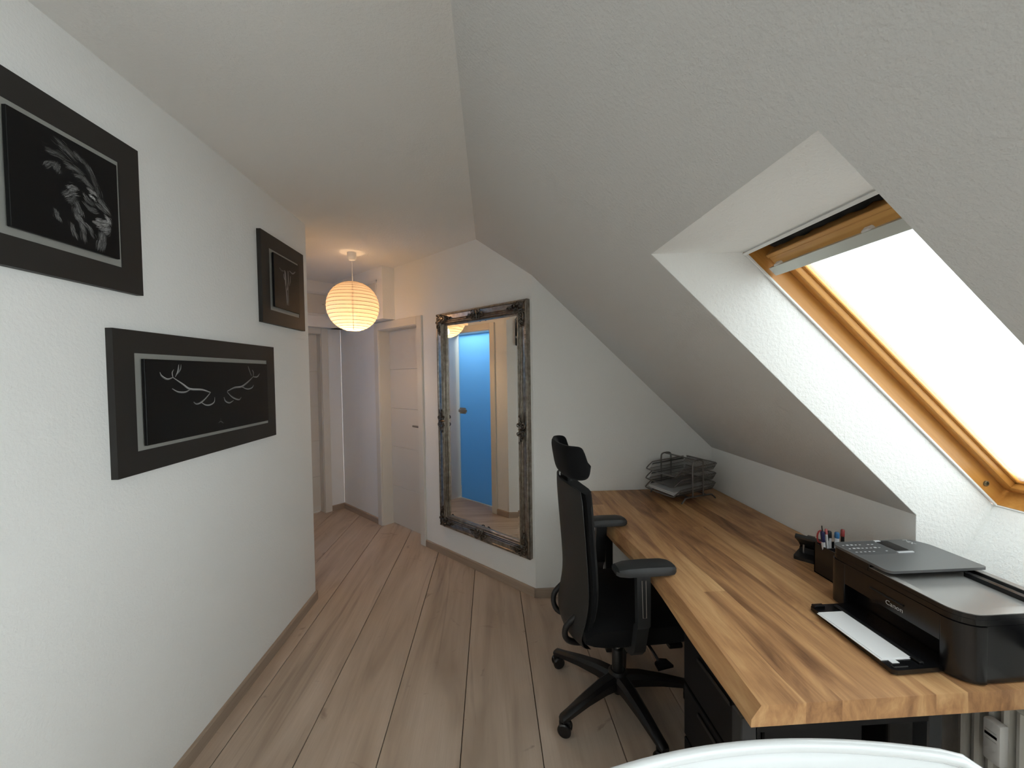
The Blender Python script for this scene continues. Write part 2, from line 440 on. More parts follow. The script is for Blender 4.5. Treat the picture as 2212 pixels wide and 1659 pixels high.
for y_ in (DY0 - .05, DY1): prism(bm, [(xd - .05, DZ), (DX + .08, DZ), (DX + .08, DSILL - .05), (XK, DSILL - .05), (XK, roof_z(XK))], y_, y_ + .05, 'y')
box(bm, (XK, DY0, DSILL - .06), (DX + .08, DY1, DSILL))
S(new_obj('wall_added_dormer', bm, M_WALL))  # shell of the added dormer, never in view

FT, FB = (.884, 1.923), (1.813, 1.015)            # where plaster meets the window frame (x, z)
def reveal(y0, y1, i):
    bm = B(); e = .0006
    q_ = .0012; poly = [(.55 + q_, roof_z(.55) + q_), FT, FB, (1.64, SILL), (XK + q_, SILL), (XK + q_, roof_z(XK) + q_)]
    prism(bm, poly, y1 - e, y1 + .03, 'y'); prism(bm, poly, y0 - .03, y0 + e, 'y')
    def strip(p, q, t):
        p, q = Vector((p[0], 0, p[1])), Vector((q[0], 0, q[1])); d = (q - p).normalized(); n = Vector((-d.z, 0, d.x)) * t
        prism(bm, [(v.x, v.z) for v in (p, q, q + n, p + n)], y0, y1, 'y')
    strip((.55, roof_z(.55) + e), FT, .05); strip(FB, (1.64, SILL), .05); strip((1.64, SILL), (XK, SILL), .04)
    S(new_obj('wall_reveal', bm, M_REVEAL))
for i, (a, b) in enumerate(NICHES): reveal(a, b, i)

# boxed-in beam running round the end of the hall, above the doors
bm = B(); BZ = 2.045; BP = .125
box(bm, (1.665, -.02, BZ), (2.81, BP, CEIL)); S(new_obj('trim_1', bm, M_WALL, mw=MWALL))
bm = B(); box(bm, (-.0, -.02, BZ), (1.05, BP, CEIL)); S(new_obj('trim_2', bm, M_WALL, mw=EWALL))

# skirting
def skirting(name, x0, x1, mw):
    bm = B(); prism(bm, [(-.002, 0), (.014, 0), (.014, .054), (.010, .060), (-.002, .060)], x0, x1, 'x')
    return S(new_obj(name, bm, M_BASE, mw=mw))
skirting('baseboard_diagonal', 0.0, 1.232, MWALL); skirting('baseboard_hall_corner', 2.017, 2.795, MWALL)
skirting('baseboard_hall_end', 0.0, .148, EWALL)
skirting('baseboard_hall_side', 1.50, 1.685, OWALL)
skirting('baseboard_left', 0, 2.714 - YB, frame_mw((XL, 2.716, 0), (0, -1, 0), (1, 0, 0)))
skirting('baseboard_gable', 0, XK - XC + .006, frame_mw((XK, YG, 0), (-1, 0, 0), (0, -1, 0)))

# ---------------------------------------------------------------- doors
def door_frame(root, x0, x1, zt, depth, cw=.074):
    bm = B()
    for a, b in ((x0 - cw, x0), (x1, x1 + cw)): rbox(bm, (a, -.004, 0), (b, .018, zt + cw), .004, 1)
    rbox(bm, (x0 - .001, -.004, zt), (x1 + .001, .018, zt + cw), .004, 1)
    new_obj('casing', bm, M_FRAMEW, root)
    bm = B()
    box(bm, (x0 - .012, -depth - .03, 0), (x0 + .004, 0, zt)); box(bm, (x1 - .004, -depth - .03, 0), (x1 + .012, 0, zt)); box(bm, (x0, -depth - .03, zt - .004), (x1, 0, zt + .012))
    new_obj('jamb', bm, M_FRAMEW, root)

def lever(root, x, y, z, d, L=.12, plate=True):
    h = empty('handle', Vector((0, 0, 0))); h.parent = root
    bm = B(); tube(bm, [(x, y - .002, z), (x, y + .045, z), (x + d * .012, y + .052, z), (x + d * L, y + .052, z)], .0095, 8); o = new_obj('lever', bm, M_STEEL, h, 40)
    bm = B(); lathe(bm, [(.026, 0), (.026, .006), (.022, .009)], 20, mw=Matrix.Translation((x, y, z)) @ Matrix.Rotation(-math.pi / 2, 4, 'X')); new_obj('rose', bm, M_STEEL, h, 40)
    if plate:
        bm = B(); lathe(bm, [(.024, 0), (.024, .005)], 20, mw=Matrix.Translation((x, y, z - .09)) @ Matrix.Rotation(-math.pi / 2, 4, 'X')); new_obj('key_escutcheon', bm, M_STEEL, h, 40)

def panel_door(name, mw, x0, x1, zt, depth, hx, hd, label):
    root = S(empty(name, mw)); root['label'] = label
    door_frame(root, x0, x1, zt, depth)
    leaf = B(); cuts = [.004, .396, .797, 1.186, 1.577, zt + .01]
    box(leaf, (x0 - .01, -depth - .04, .004), (x1 + .01, -depth - .004, zt + .01))
    lf = new_obj('leaf', leaf, M_DOOR, root)
    bm0 = None
    for a, b in zip(cuts, cuts[1:]):
        bm = B(); rbox(bm, (x0 - .01, -depth - .006, a + .0022), (x1 + .01, -depth + .001, b - .0022), .0022, 1); new_obj('panel', bm, M_DOOR, lf)
    lever(root, hx, -depth, 1.04, hd)
    return root
panel_door('door_1', MWALL, 1.30, 1.957, 1.965, .11, 1.372, 1, 'cream door with fine horizontal grooves beside the ornate mirror')
panel_door('door_2', EWALL, .222, .86, 1.985, .10, .80, -1, 'cream door at the end of the hall, behind the lantern')

root = S(empty('door_3', OWALL)); root['label'] = 'blue frosted glass door seen in the mirror'
door_frame(root, .735, 1.44, 1.995, .12)
bm = B(); box(bm, (.785, -.130, .012), (1.43, -.122, 1.99)); new_obj('pane', bm, M_FROST, root)
hd = empty('handle', Vector((0, 0, 0))); hd.parent = root
bm = B(); rbox(bm, (.79, -.122, 1.04), (.90, -.098, 1.115), .012, 3); new_obj('lock_case', bm, M_STEEL, hd, 40)
bm = B(); rbox(bm, (.81, -.085, 1.062), (.955, -.066, 1.098), .008, 3); box(bm, (.825, -.10, 1.07), (.85, -.08, 1.09)); new_obj('lever', bm, M_STEEL, hd, 40)

# bathroom behind the glass door: blue-tinted shell with an area light added in place of daylight
bm = B()
box(bm, (.35, -1.45, 0), (1.66, -1.40, 2.4)); box(bm, (.30, -1.45, 0), (.35, -.12, 2.4)); box(bm, (1.61, -1.45, 0), (1.66, -.17, 2.4)); box(bm, (.30, -1.45, 2.3), (1.66, -.12, 2.4))
S(new_obj('wall_bathroom', bm, mat('pale_blue_bathroom_paint', (.30, .45, .58), .7), mw=OWALL))
bl = bpy.data.lights.new('bathroom_fill_light', 'AREA'); bl.shape = 'RECTANGLE'; bl.size = .7; bl.size_y = .4; bl.energy = 9; bl.color = (.80, .93, 1.0)
bo = bpy.data.objects.new('bathroom_fill_light', bl); COL.objects.link(bo); bo.matrix_world = OWALL @ Matrix.Translation((1.05, -.42, 2.28))

# ---------------------------------------------------------------- roof windows
def roof_window(name, y0, y1, label):
    w_ = S(empty(name, ROOF)); w_['label'] = label; PANE = M_GLASS
    s0, s1 = 1.123, 2.422; n0 = .228
    def part(nm, boxes, m_, parent=w_, r=.003, smooth=None):
        bm = B()
        for lo, hi in boxes: rbox(bm, lo, hi, r, 2)
        return new_obj(nm, bm, m_, parent, smooth)
    fr = part('frame', [((s0 - .03, y1 - .004, n0), (s1 + .03, y1 + .05, n0 + .11)), ((s0 - .03, y0 - .05, n0), (s1 + .03, y0 + .004, n0 + .11)), ((s1 - .006, y0 - .02, n0), (s1 + .05, y1 + .02, n0 + .11))], M_PINE)
    part('head_board', [((s0 - .05, y0 - .02, n0 + .012), (s0 + .012, y1 + .02, n0 + .12))], M_PINE_DARK)
    bm = B(); tube(bm, smoothpath([(s0 + .030 + .003 * math.sin(k * 2.7), y0 + .01 + (y1 - y0 - .06) * k / 24, n0 + .062 + .004 * math.sin(k * 1.9)) for k in range(25)], 2), .017, 8); new_obj('foam_seal', bm, M_FOAM, w_, 60)
    bm = B(); box(bm, (s0 - .03, y0 - .02, n0 + .085), (s0 + .062, y1 + .02, n0 + .118)); new_obj('head_backing', bm, M_PINE_DARK, w_)
    # thin white lining strip where the plaster meets the wood
    bm = B(); box(bm, (s0 - .004, y1 - .010, n0 - .004), (s1 + .004, y1 - .003, n0 + .002)); box(bm, (s0 - .006, y0, n0 - .006), (s0 + .004, y1, n0 + .001)); box(bm, (s1 - .004, y0, n0 - .004), (s1 + .006, y1, n0 + .002)); new_obj('lining_strip', bm, M_PLASTW, w_)
    # sash
    a0, a1, b0, b1 = s0 + .095, s1 - .012, y0 + .008, y1 - .009
    part('sash', [((a0 - .04, b1 - .030, n0 + .058), (a1, b1, n0 + .105)), ((a0 - .04, b0, n0 + .058), (a1, b0 + .030, n0 + .105)), ((a1 - .032, b0, n0 + .058), (a1, b1, n0 + .105)), ((a0 - .04, b0, n0 + .058), (a0 - .005, b1, n0 + .105))], M_PINE, r=.008, smooth=40)
    part('glazing_bead', [((a0 - .01, b1 - .040, n0 + .080), (a1 - .02, b1 - .024, n0 + .105)), ((a0 - .01, b0 + .024, n0 + .080), (a1 - .02, b0 + .040, n0 + .105)), ((a1 - .042, b0 + .02, n0 + .080), (a1 - .026, b1 - .02, n0 + .105))], M_PINE, r=.005, smooth=40)
    bm = B(); quad(bm, (a0 - .02, b0 + .02, n0 + .096), (a1 - .02, b0 + .02, n0 + .096), (a1 - .02, b1 - .02, n0 + .096), (a0 - .02, b1 - .02, n0 + .096)); new_obj('pane', bm, PANE, w_)
    bm = B(); quad(bm, (a0 + .012, b0 + .042, n0 + .088), (a1 - .030, b0 + .042, n0 + .088), (a1 - .030, b1 - .044, n0 + .088), (a0 + .012, b1 - .044, n0 + .088)); new_obj('blind', bm, M_BLIND, w_)
    # opened ventilation flap with its long grey bar on brackets
    fl_ = part('vent_flap', [((s0 + .050, y0 + .015, n0 + .030), (s0 + .066, y1 - .022, n0 + .085))], M_PINE_Y, r=.004)
    bm = B(); rbox(bm, (s0 + .062, y0 + .016, n0 + .030), (s0 + .108, y1 - .026, n0 + .046), .003, 1); new_obj('flap_face', bm, M_PINE_Y, fl_)
    bm = B(); prism(bm, [(s0 + .090, n0 + .010), (s0 + .124, n0 + .010), (s0 + .128, n0 + .016), (s0 + .128, n0 + .026), (s0 + .118, n0 + .028), (s0 + .092, n0 + .022)], y0 + .02, y1 - .020, 'y'); new_obj('opening_bar', bm, M_BAR, w_)
    for yy in (y1 - .050, (y0 + y1) / 2 - .02, y0 + .04):
        bm = B(); rbox(bm, (s0 + .086, yy - .012, n0 + .014), (s0 + .104, yy + .012, n0 + .036), .003, 1); new_obj('bracket', bm, M_PLASTW, w_)
    bm = B(); tube(bm, [(a0 + .012, b0 + .03, n0 + .082), (a0 + .012, b1 - .03, n0 + .082)], .013, 10); new_obj('blind_roll', bm, mat('grey_blind_fabric', (.42, .41, .39), .8), w_, 60)
    bm = B(); lathe(bm, [(.010, 0), (.010, .004), (.006, .005), (.006, .001)], 14, mw=Matrix.Translation((s1 - .085, y1 - .004, n0 + .03)) @ Matrix.Rotation(math.pi / 2, 4, 'X')); new_obj('pivot_stop', bm, mat('dull_brass', (.20, .17, .10), .4, .6), w_, 40)
    la = bpy.data.lights.new('sky_portal', 'AREA'); la.shape = 'RECTANGLE'; la.size = s1 - s0; la.size_y = y1 - y0; la.cycles.is_portal = True
    lo = bpy.data.objects.new('sky_portal', la); COL.objects.link(lo); lo.matrix_world = ROOF @ Matrix.Translation(((s0 + s1) / 2, (y0 + y1) / 2, n0 + .13))
    return w_
roof_window('window_1', *NICHES[0], 'pine roof window with opened vent flap above the printer')

# upright dormer window, added unseen beside the viewer to let in fill light
w2 = S(empty('window_fill', Vector((DX, 0, 0)))); w2['label'] = 'white dormer window added out of view for fill light'
bm = B(); f_ = .06
for lo, hi in (((0, DY0, DSILL), (.06, DY0 + f_, DZ)), ((0, DY1 - f_, DSILL), (.06, DY1, DZ)), ((0, DY0, DSILL), (.06, DY1, DSILL + f_)), ((0, DY0, DZ - f_), (.06, DY1, DZ)), ((0, -.68, DSILL), (.06, -.62, DZ))): rbox(bm, lo, hi, .004, 1)
new_obj('frame', bm, M_PLASTW, w2)
for a_, b_ in ((DY0 + .05, -.67), (-.63, DY1 - .05)):
    bm = B(); quad(bm, (.03, a_, DSILL + .05), (.03, b_, DSILL + .05), (.03, b_, DZ - .05), (.03, a_, DZ - .05)); PANE = M_GLASS; new_obj('pane', bm, PANE, w2)
la = bpy.data.lights.new('sky_portal', 'AREA'); la.shape = 'RECTANGLE'; la.size = DZ - DSILL; la.size_y = DY1 - DY0; la.cycles.is_portal = True
lo = bpy.data.objects.new('sky_portal', la); COL.objects.link(lo); lo.matrix_world = Matrix.Translation((DX + .09, (DY0 + DY1) / 2, (DZ + DSILL) / 2)) @ Matrix.Rotation(math.pi / 2, 4, 'Y')

# ---------------------------------------------------------------- access panels on the boxed beam
def access_panel(mw, x0, x1, z0, z1, label):
    r_ = empty('access_panel', mw @ Matrix.Translation(((x0 + x1) / 2, BP, z0)), label, 'access panel', 'access panels above the hall doors')
    W_, H_ = (x1 - x0) / 2, z1 - z0
    bm = B(); f = .022
    for lo, hi in (((-W_, 0, 0), (-W_ + f, .008, H_)), ((W_ - f, 0, 0), (W_, .008, H_)), ((-W_, 0, 0), (W_, .008, f)), ((-W_, 0, H_ - f), (W_, .008, H_))): rbox(bm, lo, hi, .002, 1)
    new_obj('frame', bm, M_PLASTW, r_)
    bm = B(); box(bm, (-W_ + f + .003, 0, f + .003), (W_ - f - .003, .003, H_ - f - .003)); dr = new_obj('flap', bm, M_FRAMEW, r_)
    bm = B(); lathe(bm, [(.006, 0), (.006, .004)], 12, mw=Matrix.Translation((-W_ + f + .03, .003, H_ / 2)) @ Matrix.Rotation(-math.pi / 2, 4, 'X')); new_obj('lock', bm, M_STEEL, dr)
access_panel(MWALL, 1.757, 2.25, 2.085, 2.415, 'white access panel on the beam to the right of the paper lantern')
access_panel(EWALL, .185, .70, 2.165, 2.412, 'white access panel on the beam to the left of the paper lantern')

# ---------------------------------------------------------------- pictures on the left wall
ANTLER = [(5, 0.42, [(1.7223, 1.4583), (1.6745, 1.4719), (1.6096, 1.4777), (1.5739, 1.4977), (1.5289, 1.5229)]), (4, 0.38, [(1.5289, 1.5229), (1.5029, 1.5173), (1.4787, 1.5292), (1.4709, 1.542)]), (3, 0.3, [(1.5289, 1.5229), (1.526, 1.5409), (1.534, 1.553)]), (3, 0.4, [(1.5403, 1.5258), (1.5528, 1.5471), (1.5578, 1.5716)]), (3, 0.4, [(1.5444, 1.5319), (1.5647, 1.5533), (1.5696, 1.5731)]), (4, 0.4, [(1.6094, 1.4745), (1.5844, 1.4661), (1.5491, 1.469), (1.5232, 1.4822)]), (4, 0.38, [(1.7223, 1.4583), (1.6909, 1.4344), (1.6629, 1.4197), (1.6407, 1.4168), (1.6265, 1.4256)]), (4, 0.3, [(1.6648, 1.4228), (1.6897, 1.409), (1.7178, 1.4068), (1.7426, 1.4173), (1.7466, 1.4378)]), (5, 0.42, [(1.8275, 1.4584), (1.8786, 1.4732), (1.932, 1.4767), (1.9832, 1.4987), (2.0238, 1.522)]), (4, 0.35, [(2.0238, 1.522), (2.0578, 1.5217), (2.0797, 1.5381)]), (3, 0.35, [(2.0238, 1.522), (2.0276, 1.5421), (2.019, 1.5565)]), (3, 0.4, [(2.0107, 1.5261), (1.9952, 1.5539), (1.9847, 1.5735)]), (4, 0.38, [(1.9319, 1.4752), (1.9749, 1.4635), (2.0116, 1.4685), (2.0256, 1.4817)]), (4, 0.38, [(1.8274, 1.4562), (1.8539, 1.4351), (1.8817, 1.4223), (1.9107, 1.4166), (1.9257, 1.4271)]), (4, 0.3, [(1.8048, 1.4343), (1.8145, 1.4157), (1.8413, 1.4065), (1.8698, 1.4156)]), (3, 0.1, [(1.765, 1.3245), (1.7786, 1.3299), (1.7958, 1.3192)]), (3, 0.06, [(1.7772, 1.3428), (1.7798, 1.3333)])]
SKULL = [(6, 0.12, [(2.3045, 2.1341), (2.3281, 2.1239), (2.3603, 2.1304)]), (6, 0.16, [(2.4127, 2.1458), (2.4504, 2.1382), (2.4829, 2.1562)]), (8, 0.3, [(2.3641, 2.1332), (2.3687, 2.0878), (2.3696, 2.0413)]), (6, 0.3, [(2.3974, 2.14), (2.3979, 2.0853), (2.3851, 2.0258)]), (6, 0.26, [(2.3696, 2.0413), (2.3755, 1.9863), (2.3781, 1.9379)]), (5, 0.22, [(2.3956, 2.047), (2.3922, 1.9896), (2.3929, 1.9376)]), (5, 0.2, [(2.4241, 2.1153), (2.4185, 2.0854), (2.4073, 2.0543)]), (4, 0.2, [(2.3485, 2.1107), (2.3525, 2.0885), (2.3626, 2.077)])]
LION = [(30, 0.1, [(1.1651, 2.1769), (1.1796, 2.1693), (1.2098, 2.1501)]), (24, 0.09, [(1.1364, 2.1386), (1.1578, 2.1412), (1.1845, 2.1398)]), (22, 0.12, [(1.2105, 2.167), (1.2263, 2.159), (1.2426, 2.1507), (1.2521, 2.1351)]), (20, 0.11, [(1.2426, 2.1507), (1.2586, 2.1245), (1.2714, 2.0959), (1.2758, 2.0751)]), (14, 0.1, [(1.1316, 2.0913), (1.1448, 2.106), (1.1624, 2.1121)]), (12, 0.12, [(1.1654, 2.1136), (1.1614, 2.102), (1.1615, 2.091)]), (22, 0.1, [(1.1838, 2.1233), (1.2056, 2.1248), (1.2279, 2.1195)]), (20, 0.12, [(1.2078, 2.1028), (1.2275, 2.1092), (1.247, 2.0948)]), (16, 0.08, [(1.2276, 2.1126), (1.2403, 2.0985), (1.257, 2.0892)]), (16, 0.2, [(1.1887, 2.0592), (1.1984, 2.067), (1.2112, 2.0707)]), (16, 0.15, [(1.1769, 2.0328), (1.1929, 2.0481), (1.2089, 2.0537)]), (12, 0.28, [(1.243, 2.0828), (1.2567, 2.0804), (1.2669, 2.0746)]), (9, 0.45, [(1.2508, 2.064), (1.2577, 2.0636), (1.2603, 2.0595)]), (22, 0.13, [(1.2353, 2.0588), (1.2449, 2.046), (1.2584, 2.0414)]), (18, 0.1, [(1.2342, 2.0346), (1.2473, 2.023), (1.2684, 2.0282)]), (22, 0.16, [(1.2755, 2.0679), (1.2876, 2.0537), (1.3074, 2.0386)]), (16, 0.12, [(1.2658, 2.048), (1.2798, 2.0434), (1.2941, 2.035)]), (16, 0.3, [(1.2954, 2.0212), (1.3052, 2.0161), (1.3062, 2.0038)]), (12, 0.22, [(1.2672, 1.9997), (1.2853, 2.0031), (1.3041, 2.0085)]), (10, 0.2, [(1.2562, 1.9885), (1.2776, 1.9931), (1.302, 2.0023)]), (26, 0.2, [(1.2734, 1.9792), (1.2881, 1.9828), (1.3033, 1.9901)]), (18, 0.16, [(1.2841, 1.9735), (1.2972, 1.9782)]), (16, 0.16, [(1.3034, 1.992), (1.2997, 1.9762), (1.2911, 1.966)]), (18, 0.15, [(1.2079, 2.03), (1.2167, 2.0104), (1.2194, 1.9981)]), (16, 0.18, [(1.2095, 1.9942), (1.2187, 1.981), (1.2347, 1.9685)]), (14, 0.12, [(1.2039, 2.0118), (1.2061, 1.9895), (1.2121, 1.9785)]), (14, 0.12, [(1.1924, 1.9644), (1.1964, 1.9461), (1.2019, 1.9282)]), (16, 0.13, [(1.2184, 1.9742), (1.2256, 1.9499), (1.2278, 1.9235)]), (14, 0.1, [(1.2384, 1.9749), (1.2462, 1.9572), (1.2526, 1.9456)]), (10, 0.12, [(1.1541, 1.9847), (1.1565, 1.973), (1.1603, 1.9586)]), (20, 0.13, [(1.2782, 1.9651), (1.2774, 1.9471), (1.2706, 1.9131)]), (16, 0.14, [(1.2873, 1.9629), (1.2845, 1.9424), (1.2779, 1.9172)]), (12, 0.08, [(1.1855, 2.0204), (1.1983, 2.0292), (1.2114, 2.0382)])]
random.seed(4)
def ribbon(bm, lay, pts, wd, g, X):
    """flat printed stroke on the plane x = X (pts are (y, z)); tapered"""
    P = smoothpath([Vector((0, p[0], p[1])) for p in pts], 4); k = len(P); prev = None
    for i, p in enumerate(P):
        t = (P[min(i + 1, k - 1)] - P[max(i - 1, 0)]).normalized(); n = Vector((0, -t.z, t.y))
        s = math.sin(math.pi * (.12 + .80 * i / (k - 1)))
        a, b = bm.verts.new(Vector((X, p.y, p.z)) + n * wd * s / 2), bm.verts.new(Vector((X, p.y, p.z)) - n * wd * s / 2)
        if prev:
            f = bm.faces.new((prev[0], a, b, prev[1]))
            for lp in f.loops: lp[lay] = (g, g, g, 1)
        prev = (a, b)

def picture(name, y0, y1, z0, z1, iy0, iy1, iz0, iz1, ry0, ry1, rz0, rz1, strokes, kind, label):
    o = empty(name, Vector((XL, (y0 + y1) / 2, z0)), label, 'picture', 'dark framed wall pictures'); M0 = Matrix.Translation(-Vector((XL, (y0 + y1) / 2, z0)))
    bm = B()
    for lo, hi in (((XL, y0, z0), (-1.190, iy0, z1)), ((XL, iy1, z0), (-1.190, y1, z1)), ((XL, iy0, z0), (-1.190, iy1, iz0)), ((XL, iy0, iz1), (-1.190, iy1, z1))): box(bm, lo, hi)
    bmesh.ops.remove_doubles(bm, verts=bm.verts[:], dist=1e-5); bmesh.ops.transform(bm, matrix=M0, verts=bm.verts[:]); new_obj('border', bm, M_DARKF, o)
    bm = B(); box(bm, (XL + .004, iy0 - .004, iz0 - .004), (-1.1925, iy1 + .004, iz1 + .004)); bmesh.ops.transform(bm, matrix=M0, verts=bm.verts[:]); new_obj('silver_mount', bm, M_SILV, o)
    bm = B(); rbox(bm, (-1.187, ry0, rz0), (-1.1765, ry1, rz1), .001, 1)
    box(bm, (-1.194, ry0 + .04, rz0 + .04), (-1.186, ry1 - .04, rz1 - .04)); bmesh.ops.transform(bm, matrix=M0, verts=bm.verts[:]); ph = new_obj('photo_board', bm, M_PHOTO, o)
    bm = B(); lay = bm.loops.layers.float_color.new('ink'); z = -1.1762
    unit = .0017 if kind == 'antler' else .00125
    for wd, g, pts in strokes:
        if kind == 'lion':
            for q in range(3): ribbon(bm, lay, [(p[0] + random.gauss(0, .001), p[1] + random.gauss(0, .001)) for p in pts], wd * .00036, g * .22, z + q * 1e-6)
            for q in range(75):
                a = random.gauss(0, .36) * wd * .0005; b = random.gauss(0, .36) * wd * .0005; sh = random.uniform(-.006, .006)
                i0 = random.randint(0, len(pts) - 2); sub = [pts[i0], ((pts[i0][0] + pts[i0 + 1][0]) / 2 + random.gauss(0, .0012), (pts[i0][1] + pts[i0 + 1][1]) / 2 + random.gauss(0, .0012)), pts[i0 + 1]]
                pp = [(p[0] + a + sh, p[1] + b - sh * .6) for p in sub]
                ribbon(bm, lay, pp, random.uniform(.0003, .0010), g * random.choice((.25, .5, .8, 1.2, 2.0)), z + 4e-6 + q * 1e-6)
        elif kind == 'skull':
            for q in range(7):
                a = random.gauss(0, .35) * wd * .0008; pp = [(p[0] + a, p[1] + random.uniform(-.002, .002)) for p in pts]
                ribbon(bm, lay, pp, wd * .0008, g * random.choice((.5, .9, 1.5)), z + q * 2e-6)
        else:
            ribbon(bm, lay, pts, wd * unit, g * .55, z)
            for q in range(3):
                a = random.uniform(-.0014, .0014); ribbon(bm, lay, [(p[0] + a, p[1] + a) for p in pts], wd * unit * .35, g * random.choice((.3, 1.0, 1.25)), z + 2e-6 * (q + 1))
    bmesh.ops.transform(bm, matrix=M0, verts=bm.verts[:]); me_o = new_obj('print', bm, M_INK, ph); me_o['kind'] = 'stuff'
picture('wall_picture', .945, 1.434, 1.806, 2.298, 1.022, 1.359, 1.883, 2.221, 1.050, 1.338, 1.903, 2.200, LION, 'lion', 'square dark framed picture of a lion head in profile')
picture('wall_picture', 1.315, 2.244, 1.199, 1.683, 1.389, 2.172, 1.275, 1.607, 1.410, 2.150, 1.290, 1.588, ANTLER, 'antler', 'wide dark framed picture of pale antlers on black')
picture('wall_picture', 2.152, 2.624, 1.812, 2.300, 2.228, 2.553, 1.887, 2.222, 2.247, 2.532, 1.908, 2.205, SKULL, 'skull', 'small dark framed picture of a cattle skull near the wall corner')

# ---------------------------------------------------------------- paper lantern
lc = Vector((-1.12, 3.328, 2.09)); LR, LH = .205, .194
lamp = empty('pendant_lamp', Vector((lc.x, lc.y, CEIL)), 'round white paper lantern lamp hanging lit in the hall', 'lamp')
dz = lc.z - CEIL
bm = B(); prof = []; NR = 17; SUB = 4
tmax = math.radians(74)
for i in range(NR * SUB + 1):
    t = -tmax + 2 * tmax * i / (NR * SUB); k = (i % SUB) / SUB
    puff = 1.0 - .012 * (1 - math.sin(math.pi * k))
    prof.append((LR * math.cos(t) ** .92 * puff, dz + LH * math.sin(t) / math.sin(tmax)))
lathe(bm, prof, 48, caps=False); shade = new_obj('shade', bm, M_SHADE, lamp, 180)
bm = B()
for i in range(NR + 1):
    t = -tmax + 2 * tmax * i / NR; r = LR * math.cos(t) ** .92 * .985; zz = dz + LH * math.sin(t) / math.sin(tmax)
    tube(bm, [(r * math.cos(a * math.pi / 20), r * math.sin(a * math.pi / 20), zz) for a in range(40)], .0017, 4, True)
rib = new_obj('bamboo_rings', bm, mat('pale_bamboo', (.30, .22, .14), .7), shade); rib['kind'] = 'stuff'
wire_m = mat('grey_stretcher_wire', (.30, .27, .22), .5, .3)
for k in range(4):
    a = math.radians(18 + 90 * k); bm = B()
    pts = [(LR * math.cos(t) ** .92 * .955 * math.cos(a), LR * math.cos(t) ** .92 * .955 * math.sin(a), dz + LH * math.sin(t) / math.sin(tmax)) for t in [(-tmax + 2 * tmax * j / 18) for j in range(19)]]
    tube(bm, pts, .0022, 5); new_obj('stretcher_wire', bm, wire_m, lamp, 60)
bm = B(); lathe(bm, [(.036, -.001), (.036, -.028), (.033, -.050), (.024, -.062), (.006, -.066)], 24); new_obj('ceiling_cup', bm, M_PLASTW, lamp, 40)
bm = B(); tube(bm, [(0, 0, -.06), (.001, 0, -.3), (0, 0, dz + .02)], .0035, 8); new_obj('cord', bm, M_PLASTW, lamp, 60)
bm = B(); lathe(bm, [(.02, dz + .03), (.022, dz - .02), (.022, dz - .07)], 16); new_obj('bulb_socket', bm, M_PLASTW, lamp, 40)
bm = B(); lathe(bm, [(.013, dz - .07), (.016, dz - .09), (.028, dz - .12), (.030, dz - .14), (.022, dz - .165), (.0, dz - .172)], 20); new_obj('bulb', bm, M_BULB, lamp, 60)
bm = B(); rbox(bm, (-.030, -.006, dz + LH - .004), (-.010, .006, dz + LH + .014), .003, 1); new_obj('hanger_clip', bm, M_PLASTW, lamp)
pl = bpy.data.lights.new('lantern_light', 'POINT'); pl.energy = LAMP_WATTS; pl.color = (1, .62, .32); pl.shadow_soft_size = .035
po = bpy.data.objects.new('lantern_light', pl); COL.objects.link(po); po.location = (lc.x, lc.y, lc.z - .140)

# ---------------------------------------------------------------- ornate mirror
mir = empty('wall_mirror', MWALL @ Matrix.Translation((.505, 0, .258)), 'tall mirror in an ornate antique silver frame on the diagonal wall', 'mirror')
mw2, mh = .485, 1.757
def ring(bm, prof, x=mw2, h=mh, close=True):
    loops = []
    for t, n in prof:
        loops.append([bm.verts.new(Vector(p)) for p in ((-x + t, n, t), (x - t, n, t), (x - t, n, h - t), (-x + t, n, h - t))])
    for a, b in zip(loops, loops[1:]):
        for j in range(4): bm.faces.new((a[j], a[(j + 1) % 4], b[(j + 1) % 4], b[j]))
    return loops
prof = [(0, 0), (0, .030), (.003, .036), (.010, .038), (.016, .036), (.019, .031), (.048, .026)]
for k in range(3):
    c = .055 + k * .013
    prof += [(c - .005, .026), (c - .003, .033), (c, .0355), (c + .003, .033), (c + .005, .026)]
prof += [(.088, .022), (.092, .026), (.096, .024), (.100, .012), (.100, .004)]
bm = B(); ring(bm, prof); new_obj('frame', bm, M_MFRAME, mir)
bm = B()                                                     # fine bead along the outer edge
for x_, z0_, z1_, hor in ((-mw2 + .0135, .014, mh - .014, 0), (mw2 - .0135, .014, mh - .014, 0), (.0135, -mw2 + .014, mw2 - .014, 1), (mh - .0135, -mw2 + .014, mw2 - .014, 1)):
    n_ = int((z1_ - z0_) / .012)
    for i in range(n_):
        q = z0_ + (i + .5) * (z1_ - z0_) / n_; p = (q, .037, x_) if hor else (x_, .037, q)
        box(bm, (p[0] - .003, p[1] - .003, p[2] - .003), (p[0] + .003, p[1] + .0025, p[2] + .003))
bd = new_obj('bead_row', bm, M_MFRAME, mir); bd['kind'] = 'stuff'
bm = B(); lp = ring(bm, [(.098, .0085), (.120, .0105)]); bm.faces.new(lp[-1]); new_obj('mirror_glass', bm, M_MIRROR, mir)
def curl(bm, c, r0, turns, a0, d, rad):
    pts = []; n = 16
    for i in range(n + 1):
        t = i / n; a = a0 + d * turns * 2 * math.pi * t; r = r0 * (1 - .82 * t)
        pts.append((c[0] + r * math.cos(a), .042 + .006 * math.sin(3 * t), c[1] + r * math.sin(a)))
    tube(bm, pts, [rad * (1 - .45 * i / n) for i in range(n + 1)], 6)
    p = pts[-1]; bmesh.ops.create_icosphere(bm, subdivisions=1, radius=rad * 1.25, matrix=Matrix.Translation(p))
